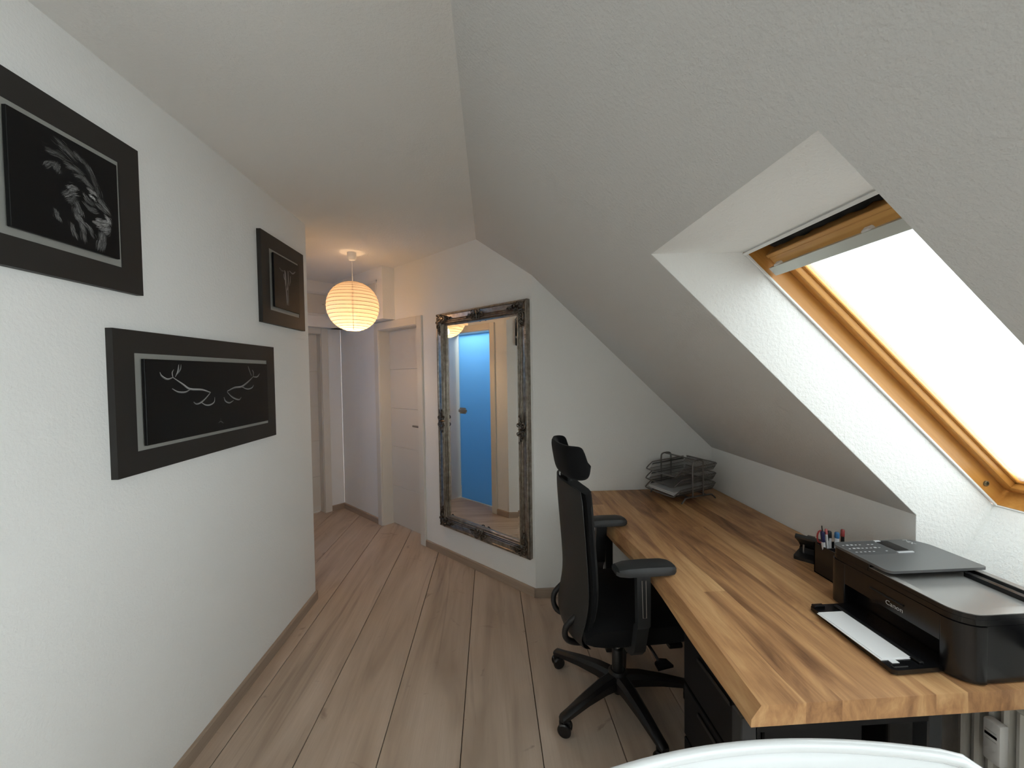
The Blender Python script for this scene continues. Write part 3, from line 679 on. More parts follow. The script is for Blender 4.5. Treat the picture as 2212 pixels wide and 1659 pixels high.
def leaf_(bm, p, ang, L, W_):
    d = Vector((math.cos(ang), 0, math.sin(ang))); n = Vector((-d.z, 0, d.x)); p = Vector((p[0], .034, p[1]))
    vs_ = [p, p + d * L * .4 + n * W_, p + d * L, p + d * L * .4 - n * W_]; top = p + d * L * .45 + Vector((0, .014, 0))
    v = [bm.verts.new(q) for q in vs_]; t = bm.verts.new(top)
    for i in range(4): bm.faces.new((v[i], v[(i + 1) % 4], t))
random.seed(11)
def corner_orn(sx, sz):
    bm = B()
    for c, r, tn, a, d in (((.045, .045), .030, 1.3, .5, 1), ((.105, .040), .022, 1.2, 2.6, -1), ((.040, .105), .022, 1.2, 2.2, 1), ((.085, .075), .016, 1.2, 4.0, 1), ((.075, .020), .016, 1.1, 0, 1), ((.020, .075), .016, 1.1, 1.6, -1), ((.140, .052), .013, 1.1, 3.3, 1), ((.052, .140), .013, 1.1, 4.4, -1)):
        curl(bm, c, r, tn, a, d, .0052)
    for p, a in (((.10, .03), .1), ((.03, .10), 1.47), ((.06, .06), .78), ((.13, .04), .35), ((.04, .13), 1.2), ((.03, .03), 3.9), ((.08, .05), -.5), ((.05, .08), 2.0)): leaf_(bm, p, a, .042, .012)
    for p in ((.162, .040), (.040, .162), (.172, .048), (.048, .172)): bmesh.ops.create_icosphere(bm, subdivisions=1, radius=.007, matrix=Matrix.Translation((p[0], .038, p[1])))
    ox, oz = (-mw2 if sx > 0 else mw2), (0 if sz > 0 else mh)
    bmesh.ops.transform(bm, matrix=Matrix.Translation((ox, 0, oz)) @ Matrix.Diagonal((sx, 1, sz, 1)), verts=bm.verts[:])
    new_obj('corner_ornament', bm, M_MORN, mir, 50)
for sx in (1, -1):
    for sz in (1, -1): corner_orn(sx, sz)
def mid_orn(p, rot):
    bm = B()
    for sx in (1, -1):
        for c, r, tn, a, d in (((.030, .030), .024, 1.25, 2.0, 1), ((.066, .045), .017, 1.2, 3.6, -1), ((.028, .072), .016, 1.2, 5.0, 1), ((.088, .062), .010, 1.1, 3.5, 1)):
            curl(bm, (c[0] * sx, c[1]), r, tn, a if sx > 0 else math.pi - a, d * sx, .0048)
        leaf_(bm, (.03 * sx, .04), .3 if sx > 0 else math.pi - .3, .055, .010); leaf_(bm, (.02 * sx, .06), .9 if sx > 0 else math.pi - .9, .035, .009)
    leaf_(bm, (0, .01), 1.57, .08, .014)
    bmesh.ops.transform(bm, matrix=Matrix.Translation(p) @ Matrix.Rotation(rot, 4, 'Y'), verts=bm.verts[:])
    new_obj('side_ornament', bm, M_MORN, mir, 50)
mid_orn((0, 0, .004), 0); mid_orn((0, 0, mh - .004), math.pi); mid_orn((-mw2 + .004, 0, mh * .5), math.pi / 2); mid_orn((mw2 - .004, 0, mh * .5), -math.pi / 2)

# ---------------------------------------------------------------- desk
ZD = .715
desk = empty('desk', Vector((1.05, 1.75, 0)), 'long brown wood desk with a live front edge under the sloping ceiling', 'desk')
OD = Vector((1.05, 1.75, 0))
edge = smoothpath([(.636, .888, 0), (.643, 1.0, 0), (.652, 1.15, 0), (.661, 1.32, 0), (.664, 1.48, 0), (.660, 1.65, 0), (.645, 1.83, 0), (.627, 2.03, 0), (.604, 2.26, 0), (.600, 2.45, 0), (.600, 2.612, 0)], 3)
bm = B(); rows = []
for p in edge:
    wv = .004 * math.sin(p.y * 9.0)
    sec = [(1.508, ZD), (p.x, ZD), (p.x - .024 + wv, ZD - .026), (p.x - .029 + wv, ZD - .033), (p.x - .030 + wv, ZD - .052), (1.508, ZD - .052)]
    rows.append([bm.verts.new(Vector((a, p.y, z)) - OD) for a, z in sec])
for a, b in zip(rows, rows[1:]):
    for j in range(6): bm.faces.new((a[j], a[(j + 1) % 6], b[(j + 1) % 6], b[j]))
bm.faces.new(rows[0][::-1]); bm.faces.new(rows[-1])
new_obj('desk_top', bm, M_DESK, desk, 25)
for lx in (.604, 1.095):
    for ly in (.915, 2.06):
        bm = B(); rbox(bm, Vector((lx, ly, 0)) - OD, Vector((lx + .04, ly + .04, ZD - .052)) - OD, .003, 1); new_obj('leg', bm, M_GMETAL, desk)
for ly in (.915, 2.06):
    bm = B(); box(bm, Vector((.644, ly, ZD - .092)) - OD, Vector((1.095, ly + .04, ZD - .052)) - OD); new_obj('cross_rail', bm, M_BMETAL, desk)
bm = B(); box(bm, Vector((1.095, .955, ZD - .10)) - OD, Vector((1.125, 2.06, ZD - .052)) - OD); new_obj('long_rail', bm, M_BMETAL, desk)

# drawer unit under the near end
du = empty('drawer_unit', Vector((.82, 1.155, 0)), 'black drawer unit standing under the near end of the desk', 'drawer unit')
def L(v, o): return (v[0] - o[0], v[1] - o[1], v[2] - o[2])
OU = (.82, 1.155, 0)
bm = B(); rbox(bm, L((.694, .962, .02), OU), L((.968, 1.355, .595), OU), .004, 1); new_obj('body', bm, M_BMETAL, du)
for z0, z1 in ((.03, .205), (.215, .40), (.41, .588)):
    bm = B(); rbox(bm, L((.678, .966, z0), OU), L((.692, 1.351, z1), OU), .003, 1); dw = new_obj('drawer', bm, M_BMETAL, du)
    bm = B(); rbox(bm, L((.670, 1.07, z1 - .035), OU), L((.679, 1.25, z1 - .022), OU), .002, 1); new_obj('handle', bm, M_BLACKP, dw)
for cx in (.72, .94):
    for cyy in (.99, 1.33):
        bm = B(); lathe(bm, [(.014, 0), (.014, .022)], 12, L((cx, cyy, 0), OU)); new_obj('foot', bm, M_BLACKP, du)

bx = empty('storage_box', Vector((1.18, 1.13, 0)), 'tall black box under the desk between drawer unit and radiator', 'box')
bm = B(); rbox(bm, (-.08, -.11, 0), (.065, .20, .612), .006, 2); new_obj('body', bm, M_BLACKP, bx)
bm = B(); rbox(bm, (.068, -.108, .01), (.082, .198, .60), .004, 1); new_obj('side_panel', bm, mat('blue_black_panel', (.010, .011, .020), .5), bx)

# radiator with heat meter, and the cables beside it
rad = empty('radiator', Vector((1.46, .92, 0)), 'white ribbed radiator on the knee wall under the desk', 'radiator')
bm = B(); box(bm, (-.02, -.38, .10), (.02, .185, .60)); new_obj('back_panel', bm, M_RAD, rad)
bm0 = B(); prism(bm0, [(-.024, -.013), (-.050, -.009), (-.054, 0), (-.050, .009), (-.024, .013)], .115, .585, 'z'); rib0 = new_obj('rib', bm0, M_RAD, rad, 30)
for i in range(17):
    if i: rib = dup(rib0, rad)
    else: rib = rib0
    rib.location = (0, -.36 + i * .033, 0)
bm = B(); rbox(bm, (-.054, -.385, .585), (.03, .19, .612), .006, 2); new_obj('top_grille', bm, M_RAD, rad)
for yy in (-.3, .1):
    bm = B(); box(bm, (-.015, yy, 0), (.015, yy + .03, .11)); new_obj('foot', bm, M_RAD, rad)
hm = empty('heat_meter', Vector((1.4045, .995, .47)), 'small white heat meter with a black display clipped to the radiator', 'meter')
bm = B(); rbox(bm, (-.028, -.020, -.055), (0, .020, .062), .006, 2); new_obj('housing', bm, M_PLASTW, hm, 40)
bm = B(); box(bm, (-.0285, -.013, .018), (-.0275, .014, .026)); new_obj('display', bm, M_BLACKG, hm)
for z_ in (.033, .008): bm = B(); box(bm, (-.0285, -.012, z_), (-.0278, .013, z_ + .0015)); new_obj('print_line', bm, M_TEXT, hm)
bm = B(); tube(bm, smoothpath([(1.470, 1.50, .64), (1.44, 1.46, .40), (1.40, 1.42, .20), (1.33, 1.40, .05), (1.30, 1.50, .008)], 5), .006, 6); tag(new_obj('cable', bm, M_BLACKP, None, 60), 'black cable hanging down the wall behind the desk', 'cable')
bm = B(); tube(bm, smoothpath([(1.470, 1.475, .64), (1.455, 1.45, .42), (1.42, 1.42, .22), (1.38, 1.40, .06), (1.34, 1.42, .008)], 5), .004, 6); tag(new_obj('cable', bm, M_PLASTW, None, 60), 'thin white cable hanging down the wall behind the desk', 'cable')

# ---------------------------------------------------------------- letter trays
e1 = Vector((.947, .321, 0)).normalized(); e2 = Vector((-e1.y, e1.x, 0))
TR = Matrix(((e1.x, e2.x, 0, 1.15 - .012), (e1.y, e2.y, 0, 2.288), (0, 0, 1, ZD), (0, 0, 0, 1)))
tr = empty('letter_tray', TR, 'three tier grey wire mesh letter tray at the far end of the desk', 'letter tray')
TW, TD = .265, .275
for k, yy in enumerate((0, TW)):
    s = 1 if k else -1
    bm = B(); tube(bm, smoothpath([(-.002, yy, .005), (.025, yy, .026), (.045, yy, .034), (.22, yy, .034), (.25, yy, .026), (.275, yy, .006)], 4), .005, 8); new_obj('foot_rail', bm, M_WIRE, tr, 60)
    bm = B(); tube(bm, [(.088, yy, .034), (.088, yy, .225)] + smoothpath([(.088, yy, .225), (.092, yy, .247), (.112, yy, .256), (.150, yy, .256), (.168, yy, .247), (.172, yy, .225)], 4)[1:] + [(.172, yy, .034)], .005, 8); new_obj('side_frame', bm, M_WIRE, tr, 60)
bm = B(); tube(bm, [(.118, 0, .256), (.118, TW, .256)], .0045, 8); new_obj('top_rod', bm, M_WIRE, tr, 60)
bm = B(); tube(bm, [(.06, 0, .034), (.06, TW, .034)], .004, 8); tube(bm, [(.205, 0, .034), (.205, TW, .034)], .004, 8); new_obj('cross_rod', bm, M_WIRE, tr, 60)
def tray_level(z, dx):
    t = empty('tray', Vector((dx, 0, z))); t.parent = tr
    y0_, y1_ = .012, TW - .012; x0_, x1_ = -.055, .262; tilt = .10
    def zz(x): return (x) * tilt * .5
    bm = B(); quad(bm, (x0_, y0_, zz(x0_)), (x1_, y0_, zz(x1_)), (x1_, y1_, zz(x1_)), (x0_, y1_, zz(x0_))); new_obj('mesh_base', bm, M_MESH, t)
    bm = B()
    quad(bm, (x1_, y0_, zz(x1_)), (x1_, y1_, zz(x1_)), (x1_ + .028, y1_ + .004, zz(x1_) + .038), (x1_ + .028, y0_ - .004, zz(x1_) + .038))
    for yy, so_ in ((y0_, -.006), (y1_, .006)): quad(bm, (x0_ + .03, yy, zz(x0_)), (x1_, yy, zz(x1_)), (x1_ + .028, yy + so_, zz(x1_) + .038), (x0_ + .06, yy + so_, zz(x0_) + .040))
    new_obj('mesh_side', bm, M_MESH, t)
    bm = B()
    tube(bm, smoothpath([(x0_ + .055, y0_ - .006, .040 + zz(x0_)), (x0_ + .012, y0_ - .004, .012 + zz(x0_)), (x0_ + .0, y0_ + .02, zz(x0_)), (x0_, y1_ - .02, zz(x0_)), (x0_ + .012, y1_ + .004, .012 + zz(x0_)), (x0_ + .055, y1_ + .006, .040 + zz(x0_))], 3), .0036, 6)
    tube(bm, [(x0_ + .055, y0_ - .006, .040 + zz(x0_)), (x1_ + .02, y0_ - .006, .038 + zz(x1_)), (x1_ + .030, y0_ + .01, .038 + zz(x1_)), (x1_ + .030, y1_ - .01, .038 + zz(x1_)), (x1_ + .02, y1_ + .006, .038 + zz(x1_)), (x0_ + .055, y1_ + .006, .040 + zz(x0_))], .0034, 6)
    new_obj('rim_wire', bm, M_WIRE, t, 60)
for z_, dx_ in ((.048, 0), (.108, .004), (.170, .010)): tray_level(z_, dx_)
ps = empty('paper_stack', TR @ Matrix.Translation((.09, TW / 2, .0545)), 'stack of white paper lying in the lowest letter tray', 'paper')
bm = B()
for k in range(3):
    o_ = (.004, -.003, .002)[k]; a_ = -.02 + k * .004
    t4 = Matrix.Rotation(-.05, 4, 'Y')
    box(bm, (-.128 + o_, -.105, k * .0068), (.150 + o_, .105, k * .0068 + .0062), 0, t4)
new_obj('sheets', bm, M_PAPERS, ps)

# ---------------------------------------------------------------- hole punch, pen holder, pens
hp = empty('hole_punch', frame_mw((1.345, 1.572, ZD), (.62, -.78, 0), (.78, .62, 0)), 'black hole punch standing on the desk beside the pen holder', 'hole punch')
bm = B(); prism(bm, rrect(-.055, -.048, .055, .060, .010, 3), 0, .014, 'z'); new_obj('base', bm, M_BLACKP, hp)
bm = B(); box(bm, (-.045, .010, .012), (.045, .045, .038)); new_obj('punch_block', bm, M_BLACKP, hp)
for sx in (-.03, .03):
    bm = B(); lathe(bm, [(.004, .012), (.004, .05)], 10, (sx, .012, 0)); new_obj('punch_pin', bm, M_STEEL, hp, 60)
bm = B(); prism(bm, [(.056, .036), (.052, .062), (.02, .086), (-.05, .112), (-.062, .105), (-.060, .096), (.0, .060), (.035, .030)], -.046, .046, 'x'); new_obj('lever', bm, mat('dark_grey_enamel', (.035, .035, .034), .4), hp)
bm = B(); box(bm, (-.014, -.012, .0945), (.012, .004, .0985)); new_obj('lever_window', bm, M_BLACKG, hp)

PH = Vector((1.322, 1.425, ZD))
ph = empty('pen_holder', PH, 'black box shaped pen holder behind the printer', 'pen holder')
bm = B(); a_, h_ = .050, .118
for lo, hi in (((-a_, -a_, 0), (a_, a_, .004)), ((-a_, -a_, 0), (-a_ + .004, a_, h_)), ((a_ - .004, -a_, 0), (a_, a_, h_)), ((-a_, -a_, 0), (a_, -a_ + .004, h_)), ((-a_, a_ - .004, 0), (a_, a_, h_))): box(bm, lo, hi)
new_obj('body', bm, M_BLACKG, ph)
bm = B(); box(bm, (-a_ - .0008, -a_ - .0008, h_ - .022), (-a_ + .045, -a_, h_ - .012)); new_obj('highlight_strip', bm, M_PLASTW, ph)  # white strip put on as a painted highlight near the top
bm = B(); box(bm, (-a_ + .004, -.002, .004), (a_ - .004, .002, h_ - .004)); new_obj('divider', bm, M_BLACKG, ph)
def pen(name, dx, dy, lean, L_, r, body, cap, label, cat='pen', capf=.3, tip=None):
    t = Matrix.Translation(PH + Vector((dx, dy, .006))) @ Matrix.Rotation(lean[0], 4, 'X') @ Matrix.Rotation(lean[1], 4, 'Y')
    o = empty(name, t, label, cat, 'pens in the pen holder')
    bm = B(); lathe(bm, [(r * .35, 0), (r, .015), (r, L_ * (1 - capf))], 10); new_obj('barrel', bm, body, o, 40)
    bm = B(); lathe(bm, [(r * 1.12, L_ * (1 - capf)), (r * 1.12, L_ - .004), (r * .7, L_)], 10); c_ = new_obj('cap', bm, cap, o, 40)
    if tip:
        bm = B(); lathe(bm, [(r * .30, L_), (r * .28, L_ + tip)], 8); new_obj('tip', bm, M_BLACKP, c_, 40)
pen('ballpoint_pen', -.030, .016, (.05, -.14), .175, .0062, M_PENW, M_NAVY, 'white pen with a navy cap and thin tip in the pen holder', capf=.24, tip=.022)
pen('felt_pen', -.010, .024, (-.04, -.05), .172, .0042, M_PENW, M_PINK, 'slim pale pen with a pink end in the pen holder', capf=.12)
pen('marker_pen', .012, .018, (.0, .02), .163, .0075, M_PENW, M_BLUE, 'white marker with a blue cap in the pen holder', capf=.14)
pen('marker_pen', .002, .034, (-.03, .0), .160, .0070, M_PENW, M_BLACKP, 'white marker with a black cap in the pen holder', capf=.16)
pen('coloured_pencil', .040, .022, (-.05, .06), .168, .0060, M_BLACKP, M_RED, 'dark pencil with a red end at the right of the holder', 'pencil', .16)
sc_ = empty('scissors', Matrix.Translation(PH + Vector((-.034, .030, .006))), 'scissors with a reddish loop handle standing in the pen holder', 'scissors')
bm = B(); box(bm, (-.006, -.0012, 0), (.006, .0012, .12)); new_obj('blade', bm, M_STEEL, sc_)
bm = B(); tube(bm, [(-.008 + .013 * math.cos(a * .5236), 0, .142 + .024 * math.sin(a * .5236)) for a in range(12)], .0032, 6, True); new_obj('handle_loop', bm, M_RED, sc_, 60)
bm = B(); tube(bm, [(.016 + .010 * math.cos(a * .5236), .002, .138 + .022 * math.sin(a * .5236)) for a in range(12)], .0032, 6, True); new_obj('handle_loop', bm, M_BLACKP, sc_, 60)

# ---------------------------------------------------------------- printer
PO = Vector((1.176, .902, ZD))
pr = empty('printer', PO, 'black multifunction printer with grey top on the near end of the desk', 'printer')
PX, PY = .325, .400
bm = B()
prism(bm, rrect(.045, .004, PX, PY - .004, .03, 5, (.002, .03, .03, .002)), .004, .150, 'z')
prism(bm, rrect(0, 0, .06, .060, .055, 7, (.055, .001, .001, .004)), .004, .150, 'z')
prism(bm, rrect(0, PY - .062, .06, PY, .02, 6, (.004, .001, .001, .03)), .004, .150, 'z')
new_obj('body', bm, M_BLACKG, pr, 35)
bm = B(); prism(bm, [(.002, .082), (.06, .082), (.06, .150), (.002, .150)], .058, PY - .060, 'y'); fp = new_obj('front_panel', bm, M_BLACKG, pr)
bm = B(); rbox(bm, (-.0012, .150, .116), (.003, .250, .121), .001, 1); new_obj('grip_slot', bm, M_BLACKP, fp)
bm = B(); prism(bm, rrect(.003, .003, PX - .002, PY - .003, .05, 7, (.055, .03, .03, .03)), .1515, .166, 'z'); new_obj('scanner_band', bm, M_BLACKG, pr, 35)
def ring_prism(bm, outer, inner, z0, z1):
    n = len(outer); vo0, vo1, vi0, vi1 = ([bm.verts.new((p[0], p[1], z)) for p in poly] for poly, z in ((outer, z0), (outer, z1), (inner, z0), (inner, z1)))
    for i in range(n):
        j = (i + 1) % n
        bm.faces.new((vo0[i], vo0[j], vo1[j], vo1[i])); bm.faces.new((vi0[j], vi0[i], vi1[i], vi1[j])); bm.faces.new((vo1[i], vo1[j], vi1[j], vi1[i])); bm.faces.new((vo0[j], vo0[i], vi0[i], vi0[j]))
# low lid at the near end: raised rim round a sunken output tray
bm = B(); ring_prism(bm, rrect(.004, .004, PX - .003, .262, .05, 7, (.054, .03, .001, .001)), rrect(.026, .032, PX - .026, .258, .02, 7, (.034, .02, .001, .001)), .166, .1775); new_obj('lid_rim', bm, M_BLACKG, pr, 35)
bm = B(); ring_prism(bm, rrect(.005, .005, PX - .004, .262, .05, 7, (.053, .03, .001, .001)), rrect(.025, .031, PX - .025, .258, .02, 7, (.034, .02, .001, .001)), .1775, .1795); new_obj('lid_trim', bm, M_PRLID, pr, 35)
bm = B(); prism(bm, [(.005, .1668), (.258, .1640), (.258, .1662), (.034, .1735), (.005, .1735)], .026, PX - .026, 'x') if False else prism(bm, rrect(.026, .032, PX - .026, .258, .02, 5, (.034, .02, .001, .001)), .1655, .1685, 'z'); new_obj('output_tray', bm, M_PRLID, pr, 35)
bm = B(); box(bm, (PX - .075, .05, .1685), (PX - .060, .20, .182)); new_obj('paper_guide', bm, M_BLACKG, pr)
# raised feeder with the control panel
bm = B(); prism(bm, rrect(.004, .255, PX - .006, PY - .004, .03, 6, (.004, .004, .05, .03)), .166, .190, 'z'); new_obj('feeder_body', bm, M_BLACKG, pr, 35)
bm = B(); prism(bm, rrect(.002, .192, PX - .006, PY - .003, .03, 7, (.018, .012, .06, .03)), .1895, .1975, 'z'); top = new_obj('feeder_lid', bm, M_PRGREY, pr, 35)
random.seed(3)
def on_top(x0, y0, x1, y1, nm, m_, z=.1982):
    bm = B(); box(bm, (x0, y0, .1972), (x1, y1, z)); return new_obj(nm, bm, m_, top)
for r_ in range(3):
    for c_ in range(8):
        if random.random() < .12: continue
        xk = .020 + c_ * .0150; yk = .316 + r_ * .025
        big = (c_ in (1, 2) and r_ > 0) or (c_ == 6 and r_ < 2)
        on_top(xk, yk, xk + (.0085 if big else .006), yk + (.006 if big else .0035), 'key', M_KEY)
bm = B(); prism(bm, rrect(.010, .300, .150, .392, .012, 4), .1974, .1978, 'z'); new_obj('key_field', bm, mat('dark_grey_key_field', (.075, .077, .08), .3), top)
on_top(.160, .318, .205, .388, 'display', M_BLACKG, .1986)
on_top(.150, .300, .205, .306, 'display_bezel', M_KEY, .2002); on_top(.156, .384, .176, .392, 'display_bezel', M_KEY, .2000)
text_mesh('lettering', 'MX', .024, Matrix.Translation((.262, .392, .1980)) @ Matrix.Rotation(-math.pi / 2, 4, 'Z'), M_TEXT, top)
text_mesh('lettering', 'Canon', .019, Matrix(((0, 0, -1, -.0006 + .002), (-1, 0, 0, .202), (0, 1, 0, .096), (0, 0, 0, 1))), M_TEXT, fp)
# output tray folded down
ot = B(); prism(ot, [(-.140, .052), (-.128, .046), (.04, .050), (.04, .338), (-.108, .338), (-.124, .330)], .004, .016, 'z'); opl = new_obj('paper_output_tray', ot, M_BLACKG, pr)
bm = B(); rbox(bm, (-.050, .062, .016), (-.036, .325, .022), .002, 1); new_obj('tray_ridge', bm, M_BLACKP, opl)
for lo, hi in (((-.132, .052, .014), (-.090, .062, .021)), ((-.122, .316, .014), (-.085, .332, .024))): bm = B(); rbox(bm, lo, hi, .002, 1); new_obj('tray_stop', bm, M_BLACKG, opl)
sh = empty('paper_sheet', Vector((1.080, 1.087, ZD + .0168)), 'white sheet of paper lying on the printer output tray', 'paper')
bm = B(); box(bm, (-.042, -.104, 0), (.042, .104, .0016)); box(bm, (-.036, -.100, .0016), (.046, .106, .0030)); new_obj('sheets', bm, M_PAPER, sh)
bm = B(); box(bm, (-.022, -.116, .0), (-.002, -.104, .0012)); new_obj('corner_flap', bm, M_PAPER, sh)

# ---------------------------------------------------------------- office chair
CH = Vector((.57, 1.765, 0))
ch = empty('office_chair', Matrix.Translation(CH) @ Matrix.Rotation(math.radians(2.5), 4, 'Z'), 'black high back office chair with headrest and armrests pushed up to the desk', 'chair')
# five-star base
for k in range(5):
    a = math.radians(136 + 72 * k); d = Vector((math.cos(a), math.sin(a), 0)); n = Vector((-d.y, d.x, 0)); bm = B(); rows = []
    for r, z, hh, ww in ((.03, .128, .058, .034), (.10, .128, .050, .031), (.20, .114, .038, .025), (.30, .094, .028, .020), (.335, .088, .024, .019), (.345, .080, .016, .016)):
        c = d * r
        rows.append([bm.verts.new(c + n * s * ww * q + Vector((0, 0, z - hh + hh * t))) for s, t, q in ((-1, 0, .9), (1, 0, .9), (1, .72, 1), (.55, 1, 1), (-.55, 1, 1), (-1, .72, 1))])
    for p, q in zip(rows, rows[1:]):
        for j in range(6): bm.faces.new((p[j], p[(j + 1) % 6], q[(j + 1) % 6], q[j]))
    bm.faces.new(rows[0][::-1]); bm.faces.new(rows[-1]); new_obj('base_arm', bm, M_BLACKP, ch, 40)
    cs = empty('caster', Matrix.Translation(d * .325) @ Matrix.Rotation(a + (0.9, 2.2, .4, 1.2, 2.6)[k], 4, 'Z')); cs.parent = ch
    for s in (-1, 1):
        bm = B(); lathe(bm, [(.008, -.009), (.024, -.0085), (.029, -.004), (.029, .005), (.024, .0088), (.008, .0075)], 20, mw=Matrix.Translation((0, s * .0155, .029)) @ Matrix.Rotation(math.pi / 2, 4, 'X')); new_obj('wheel', bm, M_BLACKG, cs, 40)
    bm = B(); lathe(bm, [(.009, .0), (.009, .042)], 10, (0, 0, .030)); rbox(bm, (-.026, -.007, .030), (.024, .007, .062), .006, 2); new_obj('hood', bm, M_BLACKP, cs, 40)
bm = B(); lathe(bm, [(.020, .030), (.024, .036), (.026, .06), (.040, .075), (.044, .130), (.034, .140)], 20); new_obj('hub', bm, M_BLACKP, ch, 40)
bm = B(); lathe(bm, [(.026, .136), (.026, .235), (.024, .238)], 20); new_obj('column_sleeve', bm, M_BLACKP, ch, 40)
bm = B(); lathe(bm, [(.0145, .238), (.0145, .36)], 18); new_obj('gas_lift', bm, M_CHROME, ch, 40)
# mechanism and levers
bm = B(); rbox(bm, (-.12, -.07, .352), (.12, .07, .402), .012, 2); rbox(bm, (-.02, -.028, .30), (.03, .028, .36), .01, 2); mech = new_obj('tilt_mechanism', bm, M_BLACKP, ch, 40)
bm = B(); tube(bm, smoothpath([(.06, -.06, .372), (.075, -.17, .36), (.09, -.225, .335)], 4), .006, 8); prism(bm, [(.070, -.262), (.140, -.250), (.128, -.212), (.100, -.206), (.072, -.225)], .322, .332, 'z'); new_obj('lever', bm, M_BLACKG, mech, 40)
bm = B(); rbox(bm, (.130, -.235, .385), (.190, -.200, .405), .006, 2); new_obj('lever', bm, M_BLACKG, mech, 40)
# seat
bm = B()
NX, NY = 14, 12; top_v, bot_v = [], []
for i in range(NX + 1):
    u = i / NX; x_ = -.215 + .495 * u; rt, rb = [], []
    for j in range(NY + 1):
        v = j / NY * 2 - 1; corner = (abs(u * 2 - 1) ** 6 + abs(v) ** 6)
        hw = .245 * (1 - .08 * abs(u * 2 - 1) ** 4); e_ = max(0, 1 - corner * .55)
        y_ = v * hw
        rt.append(bm.verts.new((x_, y_, .435 + .065 * min(1, e_) ** .6 - (.02 * max(0, u - .75) * 4) + .012 * v * v)))
        rb.append(bm.verts.new((x_, y_ * .97, .425 - .020 * min(1, e_) ** .6)))
    top_v.append(rt); bot_v.append(rb)
for g_, fl_ in ((top_v, 0), (bot_v, 1)):
    for i in range(NX):
        for j in range(NY): bm.faces.new((g_[i][j], g_[i + 1][j], g_[i + 1][j + 1], g_[i][j + 1]))
for i in range(NX):
    for j in (0, NY): bm.faces.new((top_v[i][j], top_v[i + 1][j], bot_v[i + 1][j], bot_v[i][j]))
for j in range(NY):
    for i in (0, NX): bm.faces.new((top_v[i][j], top_v[i][j + 1], bot_v[i][j + 1], bot_v[i][j]))
new_obj('seat', bm, M_FABRIC, ch, 50)
# backrest: curved rear shell and upholstered front
SP = [(.345, -.215, .14), (.375, -.252, .17), (.42, -.268, .19), (.455, -.266, .20), (.53, -.250, .207), (.61, -.243, .21), (.70, -.246, .212), (.79, -.252, .214), (.90, -.260, .217), (.98, -.265, .217), (1.02, -.267, .210), (1.05, -.268, .192)]
def back_surface(bm, off, wide, zcut0, zcut1, thick, cur=.055, topdip=.0):
    P = smoothpath([Vector((z, x, w_)) for z, x, w_ in SP], 3); P = [p for p in P if zcut0 <= p.x <= zcut1]; NJ = 14; F_, R_ = [], []
    for p in P:
        f_, r_ = [], []
        for j in range(NJ + 1):
            v = j / NJ * 2 - 1; y_ = v * p.z * wide
            xx = p.y + off + cur * v * v
            zz_ = p.x - topdip * v * v * max(0, (p.x - .85) / .2)
            ed = thick * (1 - .75 * abs(v) ** 8)
            f_.append(bm.verts.new((xx + ed, y_, zz_))); r_.append(bm.verts.new((xx, y_, zz_)))
        F_.append(f_); R_.append(r_)
    n_ = len(P)
    for i in range(n_ - 1):
        for j in range(NJ):
            bm.faces.new((F_[i][j], F_[i][j + 1], F_[i + 1][j + 1], F_[i + 1][j])); bm.faces.new((R_[i][j], R_[i + 1][j], R_[i + 1][j + 1], R_[i][j + 1]))
        for j in (0, NJ): bm.faces.new((F_[i][j], F_[i + 1][j], R_[i + 1][j], R_[i][j]))
    for j in range(NJ):
        for i in (0, n_ - 1): bm.faces.new((F_[i][j], F_[i][j + 1], R_[i][j + 1], R_[i][j]))
bm = B(); back_surface(bm, 0, 1.0, .34, 1.06, .010, .045, .014); new_obj('back_shell', bm, M_SHELL, ch, 45)
bm = B(); back_surface(bm, .018, 1.03, .42, 1.045, .056, .045, .014)
bmesh.ops.bevel(bm, geom=[e for e in bm.edges if e.is_manifold and e.calc_face_angle(0) > 1.0], offset=.010, segments=2, affect='EDGES', clamp_overlap=True)
new_obj('back_cushion', bm, M_FABRIC, ch, 60)
bm = B(); tube(bm, smoothpath([(-.215, -.13, .50), (-.272, -.125, .44), (-.262, -.11, .375), (-.18, -.09, .345), (-.08, -.05, .36)], 5), .013, 8); tube(bm, smoothpath([(-.215, .13, .50), (-.272, .125, .44), (-.262, .11, .375), (-.18, .09, .345), (-.08, .05, .36)], 5), .013, 8); rbox(bm, (-.20, -.1, .335), (-.06, .1, .36), .008, 2); new_obj('back_bracket', bm, M_BLACKP, ch, 60)
# headrest
bm = B(); hp_ = smoothpath([(-.176, -.148, 0), (-.195, -.150, 0), (-.222, -.148, 0), (-.248, -.125, 0), (-.264, -.06, 0), (-.268, 0, 0), (-.264, .06, 0), (-.248, .125, 0), (-.222, .148, 0), (-.195, .150, 0), (-.176, .148, 0)], 10); k_ = len(hp_); NV = 12; F_, R_ = [], []
for i, p in enumerate(hp_):
    t = (hp_[min(i + 1, k_ - 1)] - hp_[max(i - 1, 0)]).normalized(); n = Vector((t.y, -t.x, 0)); a = i / (k_ - 1) * 2 - 1
    hh = .072 * max(.04, 1 - abs(a) ** 8) ** .5; tk = .017 * max(.12, 1 - abs(a) ** 9) ** .5
    f_, r_ = [], []
    for j in range(NV + 1):
        v = j / NV * 2 - 1; q = tk * max(.05, 1 - abs(v) ** 4) ** .5; c = p + Vector((0, 0, 1.142 + hh * v)) + Vector((.012 * v, 0, 0)) * -1
        f_.append(bm.verts.new(c + n * q)); r_.append(bm.verts.new(c - n * q))
    F_.append(f_); R_.append(r_)
